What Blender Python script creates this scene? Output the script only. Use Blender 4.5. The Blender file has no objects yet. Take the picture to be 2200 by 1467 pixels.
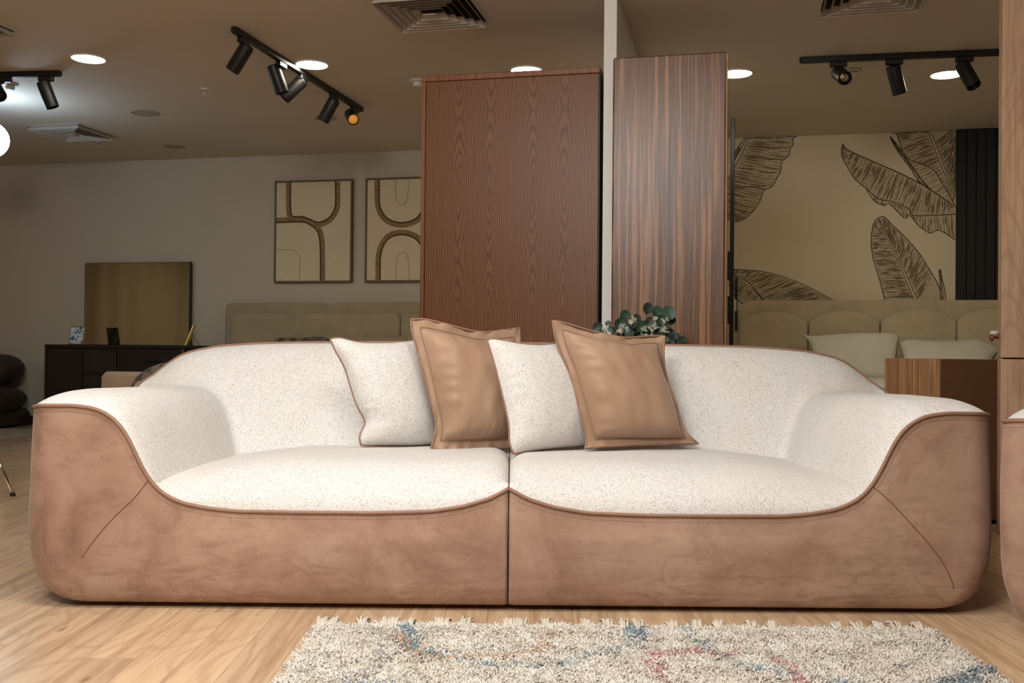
import bpy, math, random
import numpy as np
from mathutils import Matrix, Vector, noise as mnoise

# ------------------------------------------------------------------ camera, world, light, exposure
SC = bpy.context.scene
COL = SC.collection
PI = math.pi
TH = math.radians(12.8)          # the building is turned against the sofa and the camera
F_PX, CAM_H, CEIL = 2139.0, 0.80, 2.60
cam_d = bpy.data.cameras.new('camera'); cam = bpy.data.objects.new('camera', cam_d); COL.objects.link(cam)
cam_d.sensor_width = 36.0; cam_d.lens = 36.0 * F_PX / 2200.0; cam_d.clip_start = 0.05
CAM_R = Matrix.Rotation(TH, 3, 'Z') @ Matrix.Rotation(PI / 2 + math.radians(0.39), 3, 'X') @ Matrix.Rotation(math.radians(0.5), 3, 'Z')
CAM_P = Vector((0, 0, CAM_H))
cam.matrix_world = Matrix.Translation(CAM_P) @ CAM_R.to_4x4()
SC.camera = cam

w = bpy.data.worlds.new('world'); SC.world = w; w.use_nodes = True
w.node_tree.nodes['Background'].inputs[0].default_value = (0.9, 0.85, 0.75, 1)
w.node_tree.nodes['Background'].inputs[1].default_value = 0.02

def cam_to_world(X, Y, Z=0.0):
    """metres right of / ahead of the camera, height above the floor -> world"""
    return Vector((X * math.cos(TH) - Y * math.sin(TH), X * math.sin(TH) + Y * math.cos(TH), Z))

def area_light(name, loc, target, sx, sy, power, color):
    l = bpy.data.lights.new(name, 'AREA'); l.shape = 'RECTANGLE'; l.size = sx; l.size_y = sy
    l.energy = power; l.color = color
    o = bpy.data.objects.new(name, l); COL.objects.link(o)
    o.location = loc
    o.rotation_euler = (Vector(target) - Vector(loc)).to_track_quat('-Z', 'Y').to_euler()
    return o
KEY = area_light('key_softbox', cam_to_world(-0.95, 0.45, 2.42), cam_to_world(-0.3, 3.7, 0.45), 1.0, 0.8, 66, (1.0, 0.98, 0.955))
FILL = area_light('added_overhead_fill', cam_to_world(-0.45, 2.3, 2.56), cam_to_world(-0.35, 2.75, 0.0), 2.4, 1.1, 52, (1.0, 0.97, 0.93))  # soft overhead fill, added out of view to brighten the seat tops
FILL2 = area_light('added_curtain_fill', (-8.6, 1.0, 2.55), (-8.8, 1.0, 0.0), 2.0, 3.0, 40, (1.0, 0.95, 0.88))  # unseen fill, added to light the curtain that the mirror reflects

SC.view_settings.view_transform = 'Standard'; SC.view_settings.look = 'None'
SC.view_settings.gamma = 1.0; SC.view_settings.use_curve_mapping = False
SC.view_settings.exposure = 0.50
SC.cycles.use_denoising = True
SC.cycles.max_bounces = 8; SC.cycles.diffuse_bounces = 4; SC.cycles.sample_clamp_indirect = 6.0

# ------------------------------------------------------------------ helpers
def ray(px, py):
    return CAM_R @ Vector(((px - 1100.0) / F_PX, (733.5 - py) / F_PX, -1.0))
def on_z(px, py, z):
    d = ray(px, py); return CAM_P + d * ((z - CAM_H) / d.z)
def on_y(px, py, y):
    d = ray(px, py); return CAM_P + d * (y / d.y)
FWD = Vector((-math.sin(TH), math.cos(TH), 0)); RGT = Vector((math.cos(TH), math.sin(TH), 0))
def at_d(px, py, depth):
    d = ray(px, py); return CAM_P + d * (depth / d.dot(FWD))
def on_plane(px, py, p0, n):
    d = ray(px, py); return CAM_P + d * ((p0 - CAM_P).dot(n) / d.dot(n))

MW = {}
def tag(o, label=None, cat=None, group=None, kind=None):
    if label: o['label'] = label
    if cat: o['category'] = cat
    if group: o['group'] = group
    if kind: o['kind'] = kind
    return o
def thing(name, label, cat, loc=(0, 0, 0), rz=0.0, group=None):
    o = bpy.data.objects.new(name, None); COL.objects.link(o)
    o.empty_display_size = 0.1
    o.location = loc; o.rotation_euler = (0, 0, rz)
    MW[o.name] = Matrix.Translation(Vector(loc)) @ Matrix.Rotation(rz, 4, 'Z')
    return tag(o, label, cat, group)
def build(name, geo, mat, parent=None, smooth=False, local=False, mats=None, fm=None, label=None):
    """geo = (verts, faces), in world coordinates unless local; becomes ONE mesh object"""
    V, F = geo
    V = np.array([tuple(v) for v in V], dtype=float) if not isinstance(V, np.ndarray) else V.astype(float)
    o_m = MW[parent.name] if parent is not None else Matrix.Identity(4)
    if parent is None and not local:
        c = V.mean(axis=0); c[2] = V[:, 2].min(); o_m = Matrix.Translation(Vector(c))
    if not local:
        inv = np.array(o_m.inverted()); V = V @ inv[:3, :3].T + inv[:3, 3]
    me = bpy.data.meshes.new(name)
    me.from_pydata(V.tolist(), [], [tuple(int(i) for i in f) for f in F]); me.update()
    if mats:
        for m in mats: me.materials.append(m)
        if fm is not None: me.polygons.foreach_set('material_index', np.array(fm, dtype=np.int32))
    else:
        me.materials.append(mat)
    if smooth: me.polygons.foreach_set('use_smooth', np.ones(len(me.polygons), dtype=bool))
    o = bpy.data.objects.new(name, me); COL.objects.link(o)
    if parent is not None:
        o.parent = parent; MW[o.name] = o_m.copy()
    else:
        o.location = o_m.to_translation(); MW[o.name] = o_m.copy()
    if label: o['label'] = label
    return o
def copy_tree(o, parent=None):
    c = o.copy(); COL.objects.link(c)
    if parent is not None: c.parent = parent
    for ch in list(o.children): copy_tree(ch, c)
    return c
def structure(o): o['kind'] = 'structure'; return o

def join(*gs):
    V, F = [], []
    for v, f in gs:
        n = len(V); V += [tuple(p) for p in v]; F += [tuple(i + n for i in q) for q in f]
    return V, F
def xf(geo, M):
    return [tuple(M @ Vector(v)) for v in geo[0]], geo[1]
def box(x0, x1, y0, y1, z0, z1, b=0.0):
    if b <= 0:
        V = [(x, y, z) for z in (z0, z1) for y in (y0, y1) for x in (x0, x1)]
        return V, [(0, 2, 3, 1), (4, 5, 7, 6), (0, 1, 5, 4), (2, 6, 7, 3), (0, 4, 6, 2), (1, 3, 7, 5)]
    c = ((x0 + x1) / 2, (y0 + y1) / 2, (z0 + z1) / 2); h = ((x1 - x0) / 2, (y1 - y0) / 2, (z1 - z0) / 2)
    b = min(b, min(h) * 0.98)
    V, idx = [], {}
    for sx in (-1, 1):
        for sy in (-1, 1):
            for sz in (-1, 1):
                s = (sx, sy, sz)
                for ax in range(3):
                    idx[(s, ax)] = len(V)
                    V.append(tuple(c[k] + s[k] * (h[k] - (0 if k == ax else b)) for k in range(3)))
    F = []
    for ax in range(3):
        o1, o2 = [(1, 2), (2, 0), (0, 1)][ax]
        for s in (-1, 1):
            q = []
            for (p, r) in ((-1, -1), (1, -1), (1, 1), (-1, 1)):
                k = [0, 0, 0]; k[ax] = s; k[o1] = p; k[o2] = r; q.append(idx[(tuple(k), ax)])
            F.append(tuple(q if s > 0 else q[::-1]))
    for ax in range(3):
        o1, o2 = [(1, 2), (2, 0), (0, 1)][ax]
        for p in (-1, 1):
            for r in (-1, 1):
                k0 = [0, 0, 0]; k0[ax] = -1; k0[o1] = p; k0[o2] = r
                k1 = list(k0); k1[ax] = 1
                q = [idx[(tuple(k0), o1)], idx[(tuple(k1), o1)], idx[(tuple(k1), o2)], idx[(tuple(k0), o2)]]
                F.append(tuple(q if p * r < 0 else q[::-1]))
    for sx in (-1, 1):
        for sy in (-1, 1):
            for sz in (-1, 1):
                s = (sx, sy, sz); q = [idx[(s, 0)], idx[(s, 1)], idx[(s, 2)]]
                F.append(tuple(q if sx * sy * sz > 0 else q[::-1]))
    return V, F
def tube(P, r, n=8, closed=False, cap=True):
    P = [Vector(p) for p in P]; m = len(P); V, F = [], []
    rr = r if isinstance(r, (list, tuple)) else [r] * m
    up = None
    for i in range(m):
        if closed: t = P[(i + 1) % m] - P[i - 1]
        else: t = P[min(i + 1, m - 1)] - P[max(i - 1, 0)]
        if t.length < 1e-9: t = Vector((0, 0, 1))
        t.normalize()
        if up is None:
            up = t.orthogonal().normalized()
        up = (up - t * up.dot(t))
        if up.length < 1e-6: up = t.orthogonal()
        up.normalize(); b = t.cross(up)
        for k in range(n):
            a = 2 * PI * k / n
            V.append(tuple(P[i] + (up * math.cos(a) + b * math.sin(a)) * rr[i]))
    for i in range(m if closed else m - 1):
        j = (i + 1) % m
        for k in range(n):
            F.append((i * n + k, i * n + (k + 1) % n, j * n + (k + 1) % n, j * n + k))
    if not closed and cap:
        F.append(tuple(range(n))[::-1]); F.append(tuple((m - 1) * n + k for k in range(n)))
    return V, F
def lathe(prof, n=32, c=(0, 0, 0), cap=True):
    V, F = [], []
    for (r, z) in prof:
        for k in range(n):
            a = 2 * PI * k / n; V.append((c[0] + r * math.cos(a), c[1] + r * math.sin(a), c[2] + z))
    for i in range(len(prof) - 1):
        for k in range(n):
            F.append((i * n + k, i * n + (k + 1) % n, (i + 1) * n + (k + 1) % n, (i + 1) * n + k))
    if cap: F.append(tuple(range(n))[::-1]); F.append(tuple((len(prof) - 1) * n + k for k in range(n)))
    return V, F
def prism(poly, y0, y1):
    """outline in (x, z), extruded along y; with a soft front edge at y0"""
    n = len(poly); V = [(x, y0, z) for x, z in poly] + [(x, y1, z) for x, z in poly]
    F = [tuple(range(n)), tuple(range(2 * n - 1, n - 1, -1))]
    for i in range(n):
        j = (i + 1) % n; F.append((i, i + n, j + n, j))
    return V, F
def padded(poly, yb, depth, rnd=0.03, dome=0.02, steps=5):
    """upholstered pad: outline in (x, z), back at yb, face domed towards -y with rounded edge"""
    n = len(poly); c = np.mean(np.array(poly), axis=0); V, F = [], []
    rings = [(1.0, 0.0)]
    for k in range(steps + 1):
        a = PI / 2 * k / steps
        rings.append((1.0 - rnd * (1 - math.cos(a)) / 0.5, depth - rnd * (1 - math.sin(a))))
    for q in (0.75, 0.5, 0.25): rings.append((q * rings[steps + 1][0], depth + dome * (1 - q * q)))
    for s, h in rings:
        for p in poly: V.append((c[0] + (p[0] - c[0]) * s, yb - h, c[1] + (p[1] - c[1]) * s))
    for i in range(len(rings) - 1):
        for k in range(n):
            j = (k + 1) % n; F.append((i * n + k, i * n + j, (i + 1) * n + j, (i + 1) * n + k))
    F.append(tuple((len(rings) - 1) * n + k for k in range(n)))
    F.append(tuple(range(n))[::-1])
    return V, F
def smoothpath(P, n):
    P = [Vector(p) for p in P]; out = []
    m = len(P)
    for i in range(m - 1):
        p0, p1, p2, p3 = P[max(i - 1, 0)], P[i], P[i + 1], P[min(i + 2, m - 1)]
        k = max(2, int(round(n * 1.0 / (m - 1))))
        for q in range(k):
            t = q / k
            out.append(0.5 * ((2 * p1) + (p2 - p0) * t + (2 * p0 - 5 * p1 + 4 * p2 - p3) * t * t + (3 * p1 - p0 - 3 * p2 + p3) * t ** 3))
    out.append(P[-1]); return out
def resample(P, n):
    P = [Vector(p) for p in P]; L = [0.0]
    for i in range(1, len(P)): L.append(L[-1] + (P[i] - P[i - 1]).length)
    out = []; j = 0
    for k in range(n):
        s = L[-1] * k / (n - 1)
        while j < len(P) - 2 and L[j + 1] < s: j += 1
        t = (s - L[j]) / max(L[j + 1] - L[j], 1e-9); out.append(P[j].lerp(P[j + 1], min(max(t, 0), 1)))
    return out
def aim(p, q):
    """matrix at p whose local +Z points to q"""
    d = Vector(q) - Vector(p)
    return Matrix.Translation(Vector(p)) @ d.to_track_quat('Z', 'Y').to_matrix().to_4x4()

# ------------------------------------------------------------------ materials
def lin(c):
    c = [x / 255.0 for x in c]
    return tuple((x / 12.92 if x <= 0.04045 else ((x + 0.055) / 1.055) ** 2.4) for x in c) + (1.0,)
class NT:
    def __init__(s, name):
        s.m = bpy.data.materials.new(name); s.m.use_nodes = True; s.t = s.m.node_tree
        s.b = s.t.nodes['Principled BSDF']
    def n(s, typ, ins=None, **kw):
        o = s.t.nodes.new('ShaderNode' + typ)
        for k, v in kw.items(): setattr(o, k, v)
        for k, v in (ins or {}).items(): s.put(o.inputs[k], v)
        return o
    def put(s, sock, v):
        if isinstance(v, bpy.types.NodeSocket): s.t.links.new(v, sock)
        else: sock.default_value = v
    def math(s, op, a, b=None, c=None):
        o = s.n('Math', operation=op); s.put(o.inputs[0], a)
        if b is not None: s.put(o.inputs[1], b)
        if c is not None: s.put(o.inputs[2], c)
        return o.outputs[0]
    def mix(s, f, a, b, typ='MIX'):
        o = s.n('Mix', data_type='RGBA', blend_type=typ)
        s.put(o.inputs[0], f); s.put(o.inputs[6], a); s.put(o.inputs[7], b); return o.outputs[2]
    def ramp(s, f, stops, interp='LINEAR'):
        o = s.n('ValToRGB'); s.put(o.inputs[0], f); e = o.color_ramp.elements; o.color_ramp.interpolation = interp
        while len(e) < len(stops): e.new(0.5)
        for k, (p, c) in enumerate(stops):
            e[k].position = p; e[k].color = c if len(c) == 4 else tuple(c) + (1,)
        return o.outputs[0]
    def coords(s, scale=(1, 1, 1), kind='Object', loc=None):
        tc = s.n('TexCoord'); mp = s.n('Mapping'); s.t.links.new(tc.outputs[kind], mp.inputs[0])
        mp.inputs['Scale'].default_value = scale
        if loc is not None: s.put(mp.inputs['Location'], loc)
        return mp.outputs[0]
    def noise(s, vec, scale, detail=3.0, rough=0.55, dist=0.0):
        return s.n('TexNoise', {'Vector': vec, 'Scale': scale, 'Detail': detail, 'Roughness': rough, 'Distortion': dist}).outputs[0]
    def bump(s, h, strength, dist):
        o = s.n('Bump', {'Height': h, 'Strength': strength, 'Distance': dist}); s.put(s.b.inputs['Normal'], o.outputs[0])
    def set(s, **kw):
        for k, v in kw.items(): s.put(s.b.inputs[k.replace('_', ' ')], v)
        return s
def plain(name, rgb, rough=0.6, metal=0.0, var=0.06, scale=18.0, bump=0.0, sheen=0.0):
    t = NT(name); v = t.coords()
    f = t.noise(v, scale, 4)
    c = lin(rgb); d = tuple(x * (1 - var * 2) for x in c[:3]) + (1,); e = tuple(min(1, x * (1 + var)) for x in c[:3]) + (1,)
    t.set(Base_Color=t.ramp(f, [(0.3, d), (0.7, e)]), Roughness=rough, Metallic=metal)
    if sheen: t.set(Sheen_Weight=sheen)
    if bump: t.bump(t.noise(v, scale * 12, 2), bump, 0.002)
    return t.m
def emissive(name, rgb, strength):
    t = NT(name); t.set(Base_Color=(0.8, 0.8, 0.8, 1), Emission_Color=rgb + (1,), Emission_Strength=strength); return t.m

def boucle(name, base, mid, dark, scale=310.0):
    t = NT(name); v = t.coords((1.0, 1.0, 0.8))
    vo = t.n('TexVoronoi', {'Vector': v, 'Scale': scale, 'Randomness': 0.85})
    sep = t.n('SeparateColor', {'Color': vo.outputs['Color']})
    big = t.noise(v, 5.0, 3)
    pick = t.math('ADD', sep.outputs[0], t.math('MULTIPLY', t.math('SUBTRACT', big, 0.5), 0.35))
    col = t.ramp(pick, [(0.0, lin(dark)), (0.16, lin(mid)), (0.42, lin(base)), (1.0, lin(tuple(min(255, x + 5) for x in base)))])
    edge = t.ramp(vo.outputs['Distance'], [(0.35, (1, 1, 1)), (0.85, (0.74, 0.72, 0.70))])
    col = t.mix(0.75, col, edge, 'MULTIPLY')
    warm = t.ramp(t.noise(v, 2.4, 2), [(0.45, (1, 1, 1)), (0.75, (1.0, 0.965, 0.925))])
    col = t.mix(1.0, col, warm, 'MULTIPLY')
    t.set(Base_Color=col, Roughness=0.95, Sheen_Weight=0.15, Specular_IOR_Level=0.15)
    t.bump(t.math('SUBTRACT', 1.0, vo.outputs['Distance']), 0.5, 0.0028)
    return t.m
def suede(name, base, dark, light, blot=3.0):
    t = NT(name); v = t.coords((1, 1, 1))
    a = t.noise(v, blot, 6, 0.62, 0.9)
    v2 = t.coords((2.6, 2.6, 11.0)); b = t.noise(v2, 3.0, 6, 0.7, 0.8)
    c = t.noise(t.coords((1.0, 1.0, 1.4)), 7.5, 6, 0.66, 1.6)
    d = t.noise(t.coords((1.6, 1.6, 1.0)), 13.0, 5, 0.65, 2.2)
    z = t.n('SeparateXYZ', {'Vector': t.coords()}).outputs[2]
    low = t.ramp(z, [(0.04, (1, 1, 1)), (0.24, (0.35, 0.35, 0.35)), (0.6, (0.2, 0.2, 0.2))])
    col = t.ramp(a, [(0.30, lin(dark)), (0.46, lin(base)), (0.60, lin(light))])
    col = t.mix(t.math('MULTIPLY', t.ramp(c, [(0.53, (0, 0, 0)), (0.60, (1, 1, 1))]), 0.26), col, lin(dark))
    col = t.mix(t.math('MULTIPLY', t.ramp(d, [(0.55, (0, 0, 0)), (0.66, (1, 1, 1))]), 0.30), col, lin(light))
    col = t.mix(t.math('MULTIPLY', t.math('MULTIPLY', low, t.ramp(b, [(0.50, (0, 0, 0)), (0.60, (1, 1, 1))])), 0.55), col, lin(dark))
    t.set(Base_Color=col, Roughness=0.85, Sheen_Weight=0.2, Sheen_Roughness=0.4, Specular_IOR_Level=0.2)
    t.bump(t.noise(v, 60, 3), 0.10, 0.002)
    return t.m
def satin(name, base, dark):
    t = NT(name); v = t.coords()
    col = t.ramp(t.noise(v, 4.0, 3, 0.5, 0.5), [(0.3, lin(dark)), (0.6, lin(base))])
    t.set(Base_Color=col, Roughness=0.52, Sheen_Weight=0.35, Sheen_Roughness=0.35, Specular_IOR_Level=0.3)
    t.bump(t.noise(t.coords((1, 1, 3)), 9, 3, 0.5, 0.8), 0.06, 0.004)
    return t.m
def flame_wood(name, base, dark):
    t = NT(name); s = t.n('SeparateXYZ', {'Vector': t.coords()})
    wob = t.noise(t.coords((3.0, 3.0, 0.8)), 1.6, 3)
    x = t.math('ADD', s.outputs[0], t.math('MULTIPLY', t.math('SUBTRACT', wob, 0.5), 0.035))
    u = t.math('SUBTRACT', t.math('PINGPONG', t.math('ADD', x, 0.185), 0.1975), 0.083)
    zz = t.math('SUBTRACT', t.math('PINGPONG', t.math('ADD', s.outputs[2], t.math('ADD', t.math('MULTIPLY', wob, 0.35), 0.02)), 0.74), 0.33)
    d = t.math('SQRT', t.math('ADD', t.math('POWER', t.math('ABSOLUTE', u), 2.0), t.math('POWER', t.math('MULTIPLY', zz, 0.12), 2.0)))
    g = t.math('ADD', t.math('MULTIPLY', d, 560.0), t.math('MULTIPLY', t.noise(t.coords((14, 14, 1.2)), 3.0, 3), 3.2))
    line = t.ramp(t.math('MULTIPLY_ADD', t.math('SINE', g), 0.5, 0.5), [(0.05, (0, 0, 0)), (0.55, (1, 1, 1))])
    fine = t.noise(t.coords((70, 70, 1.5)), 6.0, 3)
    col = t.mix(line, lin(dark), lin(base))
    col = t.mix(0.55, col, t.ramp(fine, [(0.3, (0.72, 0.7, 0.68)), (0.7, (1.1, 1.1, 1.1))]), 'MULTIPLY')
    t.set(Base_Color=col, Roughness=0.40, Specular_IOR_Level=0.28)
    return t.m
def zebra_wood(name, stops, rough=0.35):
    t = NT(name)
    wob = t.noise(t.coords((2.0, 2.0, 1.3)), 1.7, 3)
    s = t.n('SeparateXYZ', {'Vector': t.coords()})
    x = t.math('ADD', t.math('ADD', s.outputs[0], s.outputs[1]), t.math('MULTIPLY', wob, 0.022))
    cv = t.n('CombineXYZ', {'X': t.math('MULTIPLY', x, 1.0), 'Z': t.math('MULTIPLY', s.outputs[2], 0.012)})
    big = t.noise(cv.outputs[0], 42.0, 3, 0.66)
    fine = t.noise(cv.outputs[0], 230.0, 2, 0.6)
    f = t.math('ADD', big, t.math('MULTIPLY', t.math('SUBTRACT', fine, 0.5), 0.34))
    t.set(Base_Color=t.ramp(f, [(p, lin(c)) for p, c in stops]), Roughness=rough, Specular_IOR_Level=0.38)
    return t.m
def oak(name, base, dark, axis=2, rnd=False, rough=0.4, knots=True):
    t = NT(name); k = [30, 30, 30]; k[axis] = 1.1
    loc = None
    if rnd:
        oi = t.n('ObjectInfo'); r = oi.outputs['Random']
        loc = t.n('CombineXYZ', {'X': t.math('MULTIPLY', r, 37.0), 'Y': t.math('MULTIPLY', r, 91.0), 'Z': t.math('MULTIPLY', r, 53.0)}).outputs[0]
    v = t.coords(tuple(k), loc=loc)
    g = t.noise(v, 1.0, 8, 0.68, 0.7)
    k2 = [3.2, 3.2, 3.2]; k2[axis] = 0.9
    v2 = t.coords(tuple(k2), loc=loc)
    big = t.noise(v2, 1.5, 3, 0.5, 1.5)
    cath = t.math('SINE', t.math('MULTIPLY', t.noise(v2, 1.0, 1, 0.4, 0.3), 95.0))
    col = t.ramp(g, [(0.30, lin(dark)), (0.52, lin(base)), (0.8, lin(tuple(min(255, x + 12) for x in base)))])
    col = t.mix(t.math('MULTIPLY', t.ramp(cath, [(0.55, (0, 0, 0)), (0.95, (1, 1, 1))]), 0.30), col, lin(dark))
    col = t.mix(t.math('MULTIPLY', t.ramp(big, [(0.55, (0, 0, 0)), (0.75, (1, 1, 1))]), 0.35), col, lin(dark))
    if knots:
        k3 = [3.0, 3.0, 3.0]; k3[axis] = 1.2
        vo = t.n('TexVoronoi', {'Vector': t.coords(tuple(k3), loc=loc), 'Scale': 1.6})
        col = t.mix(t.ramp(vo.outputs['Distance'], [(0.02, (0.75, 0.75, 0.75)), (0.07, (0, 0, 0))]), col, lin(tuple(int(x * 0.62) for x in dark)))
    if rnd:
        tone = t.ramp(r, [(0, (0.90, 0.89, 0.88)), (0.5, (1, 1, 1)), (1, (1.05, 1.03, 1.0))])
        col = t.mix(1.0, col, tone, 'MULTIPLY')
    t.set(Base_Color=col, Roughness=rough, Specular_IOR_Level=0.45)
    return t.m

M = {}
M['boucle'] = boucle('cream_boucle', (230, 228, 225), (222, 218, 214), (201, 195, 190))
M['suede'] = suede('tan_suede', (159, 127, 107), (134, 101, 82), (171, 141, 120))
M['piping'] = plain('tan_piping', (148, 114, 93), 0.6, var=0.05)
M['stitch'] = plain('stitch_thread', (150, 104, 78), 0.8)
M['seam'] = plain('dark_seam_thread', (128, 84, 60), 0.9)  # seam drawn as a thin darker brown line
M['satin'] = satin('tan_satin', (173, 142, 117), (160, 127, 102))
M['under'] = plain('black_underlay', (14, 12, 11), 0.9)
M['wall'] = plain('wall_paint', (196, 184, 162), 0.9, var=0.015, scale=2.0)
M['ceil'] = plain('ceiling_paint', (208, 197, 179), 0.9, var=0.015, scale=1.5)
M['white'] = plain('white_column_paint', (232, 228, 222), 0.85, var=0.01)
M['mural'] = plain('mural_paper', (224, 207, 172), 0.85, var=0.02, scale=3.0)
M['inkmid'] = plain('mural_ink_wash', (148, 128, 96), 0.9)
M['ink'] = plain('mural_ink', (80, 66, 46), 0.9)
M['leaf_fill'] = plain('mural_leaf_tint', (204, 185, 150), 0.9, var=0.06, scale=25)
M['floor'] = oak('oak_floor', (208, 179, 146), (168, 135, 103), axis=1, rnd=True, rough=0.23)
M['joint'] = plain('floor_joint', (120, 90, 62), 0.8)
M['walnut'] = flame_wood('walnut_veneer', (127, 83, 51), (102, 65, 39))
M['walnut_edge'] = zebra_wood('walnut_edge', [(0.3, (104, 62, 36)), (0.5, (130, 80, 48)), (0.7, (146, 94, 58))], 0.4)
M['zebra'] = zebra_wood('zebrano_veneer', [(0.24, (42, 28, 18)), (0.36, (84, 57, 38)), (0.44, (118, 82, 55)), (0.49, (80, 54, 36)), (0.56, (136, 95, 63)), (0.64, (166, 119, 80)), (0.70, (102, 70, 46)), (0.8, (156, 112, 76))])
M['zebra_lit'] = zebra_wood('zebrano_lit', [(0.26, (116, 82, 52)), (0.40, (160, 116, 78)), (0.47, (198, 150, 104)), (0.53, (144, 102, 66)), (0.62, (212, 164, 118)), (0.72, (188, 142, 98)), (0.80, (124, 90, 60))], 0.35)  # paler zebrano, the light caught on side faces put into its colour
M['oak'] = oak('oak_panel', (204, 168, 136), (162, 124, 94), axis=2, rough=0.5)
M['brown'] = plain('brown_lacquer', (102, 71, 46), 0.45, var=0.03)
M['black'] = plain('black_metal', (18, 17, 16), 0.45, var=0.1)
M['slat'] = plain('charcoal_slat', (27, 24, 22), 0.7, var=0.1)
M['khaki'] = plain('khaki_velvet', (186, 170, 134), 0.85, var=0.06, scale=6, bump=0.2, sheen=0.3)
M['khaki2'] = plain('taupe_velvet', (164, 148, 116), 0.85, var=0.06, scale=6, bump=0.2, sheen=0.3)
M['linen'] = plain('linen_pillow', (222, 214, 192), 0.85, var=0.03, scale=8, bump=0.15)
M['sheet'] = plain('bed_sheet', (226, 220, 206), 0.9, var=0.02, scale=5)
M['beige'] = plain('beige_fabric', (176, 150, 124), 0.9, var=0.04, bump=0.2)
M['dresser'] = oak('espresso_wood', (34, 25, 20), (21, 15, 11), axis=0, rough=0.45, knots=False)
M['brass'] = plain('brass', (196, 160, 96), 0.3, 1.0, var=0.04)
M['gold'] = plain('gold_leaf', (240, 200, 110), 0.3, 1.0, var=0.04)
M['chrome'] = plain('chrome', (220, 215, 205), 0.12, 1.0, var=0.02)
M['canvas'] = plain('cream_canvas', (216, 200, 164), 0.9, var=0.02, scale=40, bump=0.15)
M['frame'] = plain('bronze_frame', (112, 88, 58), 0.5, 0.3, var=0.08)
M['fringe'] = plain('brown_fringe', (158, 126, 90), 0.95, var=0.25, scale=60)
M['cord'] = plain('dark_cord', (86, 58, 34), 0.95, var=0.1)
M['cordfaint'] = plain('faint_cord', (176, 156, 120), 0.95)
M['vent'] = plain('vent_white', (190, 180, 164), 0.5, var=0.02)
M['void'] = plain('duct_dark', (16, 15, 14), 0.9)
M['plastic'] = plain('white_plastic', (220, 214, 204), 0.5, var=0.02)
M['disc'] = plain('speaker_grille', (170, 156, 132), 0.8, var=0.03)
M['leaf'] = plain('eucalyptus_leaf', (54, 78, 60), 0.5, var=0.25, scale=30)
M['leaf2'] = plain('eucalyptus_leaf_dark', (36, 54, 42), 0.5, var=0.25, scale=30)
M['flower'] = plain('white_blossom', (226, 226, 206), 0.7, var=0.05)
M['stem'] = plain('green_stem', (74, 88, 50), 0.7)
M['pot'] = plain('dark_ceramic', (60, 56, 52), 0.4)
M['leather'] = plain('dark_leather', (52, 44, 38), 0.5, var=0.08)
M['greyfab'] = plain('grey_fabric', (110, 104, 96), 0.9)
M['oldrug'] = plain('pale_flat_rug', (170, 158, 138), 0.95, var=0.12, scale=9)
M['curtain'] = plain('beige_curtain', (196, 182, 150), 0.9, var=0.05)
M['base'] = plain('dark_baseboard', (66, 52, 42), 0.6)
M['light_on'] = emissive('downlight_diffuser', (1.0, 0.91, 0.74), 42.0)
M['amber'] = plain('amber_lens', (236, 150, 60), 0.3)
M['amber'].node_tree.nodes['Principled BSDF'].inputs['Emission Color'].default_value = (1.0, 0.42, 0.08, 1)
M['amber'].node_tree.nodes['Principled BSDF'].inputs['Emission Strength'].default_value = 0.22
M['globe'] = emissive('studio_globe', (0.55, 0.76, 1.0), 18.0)
t = NT('bronze_mirror'); t.set(Base_Color=t.ramp(t.noise(t.coords(), 3.0), [(0.3, lin((152, 146, 128))), (0.7, lin((156, 150, 132)))]), Metallic=1.0, Roughness=0.05); M['mirror'] = t.m
t = NT('smoked_glass'); t.set(Base_Color=t.ramp(t.noise(t.coords(), 3.0), [(0.3, lin((16, 17, 19))), (0.7, lin((20, 21, 23)))]), Roughness=0.08); M['smoke'] = t.m
t = NT('blue_print'); v = t.coords((1, 1, 1)); f = t.noise(v, 28.0, 3, 0.5, 1.0)
t.set(Base_Color=t.ramp(f, [(0.46, lin((226, 224, 218))), (0.52, lin((96, 150, 176))), (0.62, lin((34, 74, 104)))]), Roughness=0.5); M['print'] = t.m
t = NT('checked_weave'); ck = t.n('TexChecker', {'Vector': t.coords(), 'Color1': lin((128, 118, 106)), 'Color2': lin((84, 74, 66)), 'Scale': 18.0})
t.set(Base_Color=t.mix(0.4, ck.outputs[0], t.ramp(t.noise(t.coords(), 160), [(0.3, (0.7, 0.7, 0.7)), (0.7, (1.1, 1.1, 1.1))]), 'MULTIPLY'), Roughness=0.95); M['check'] = t.m
t = NT('rug_pile'); at = t.n('Attribute', attribute_name='pile_colour'); t.set(Base_Color=at.outputs[0], Roughness=0.9, Sheen_Weight=0.3, Specular_IOR_Level=0.2); M['pile'] = t.m
tr_ = t.n('BsdfTranslucent', {'Color': at.outputs[0]}); mx_ = t.n('MixShader', {'Fac': 0.18})
t.t.links.new(t.b.outputs[0], mx_.inputs[1]); t.t.links.new(tr_.outputs[0], mx_.inputs[2]); t.t.links.new(mx_.outputs[0], t.t.nodes['Material Output'].inputs[0])
M['rugback'] = plain('rug_backing', (206, 194, 172), 0.95, var=0.06, scale=30)
M['tassel'] = plain('rug_tassel', (214, 204, 188), 0.95, var=0.06)

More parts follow.
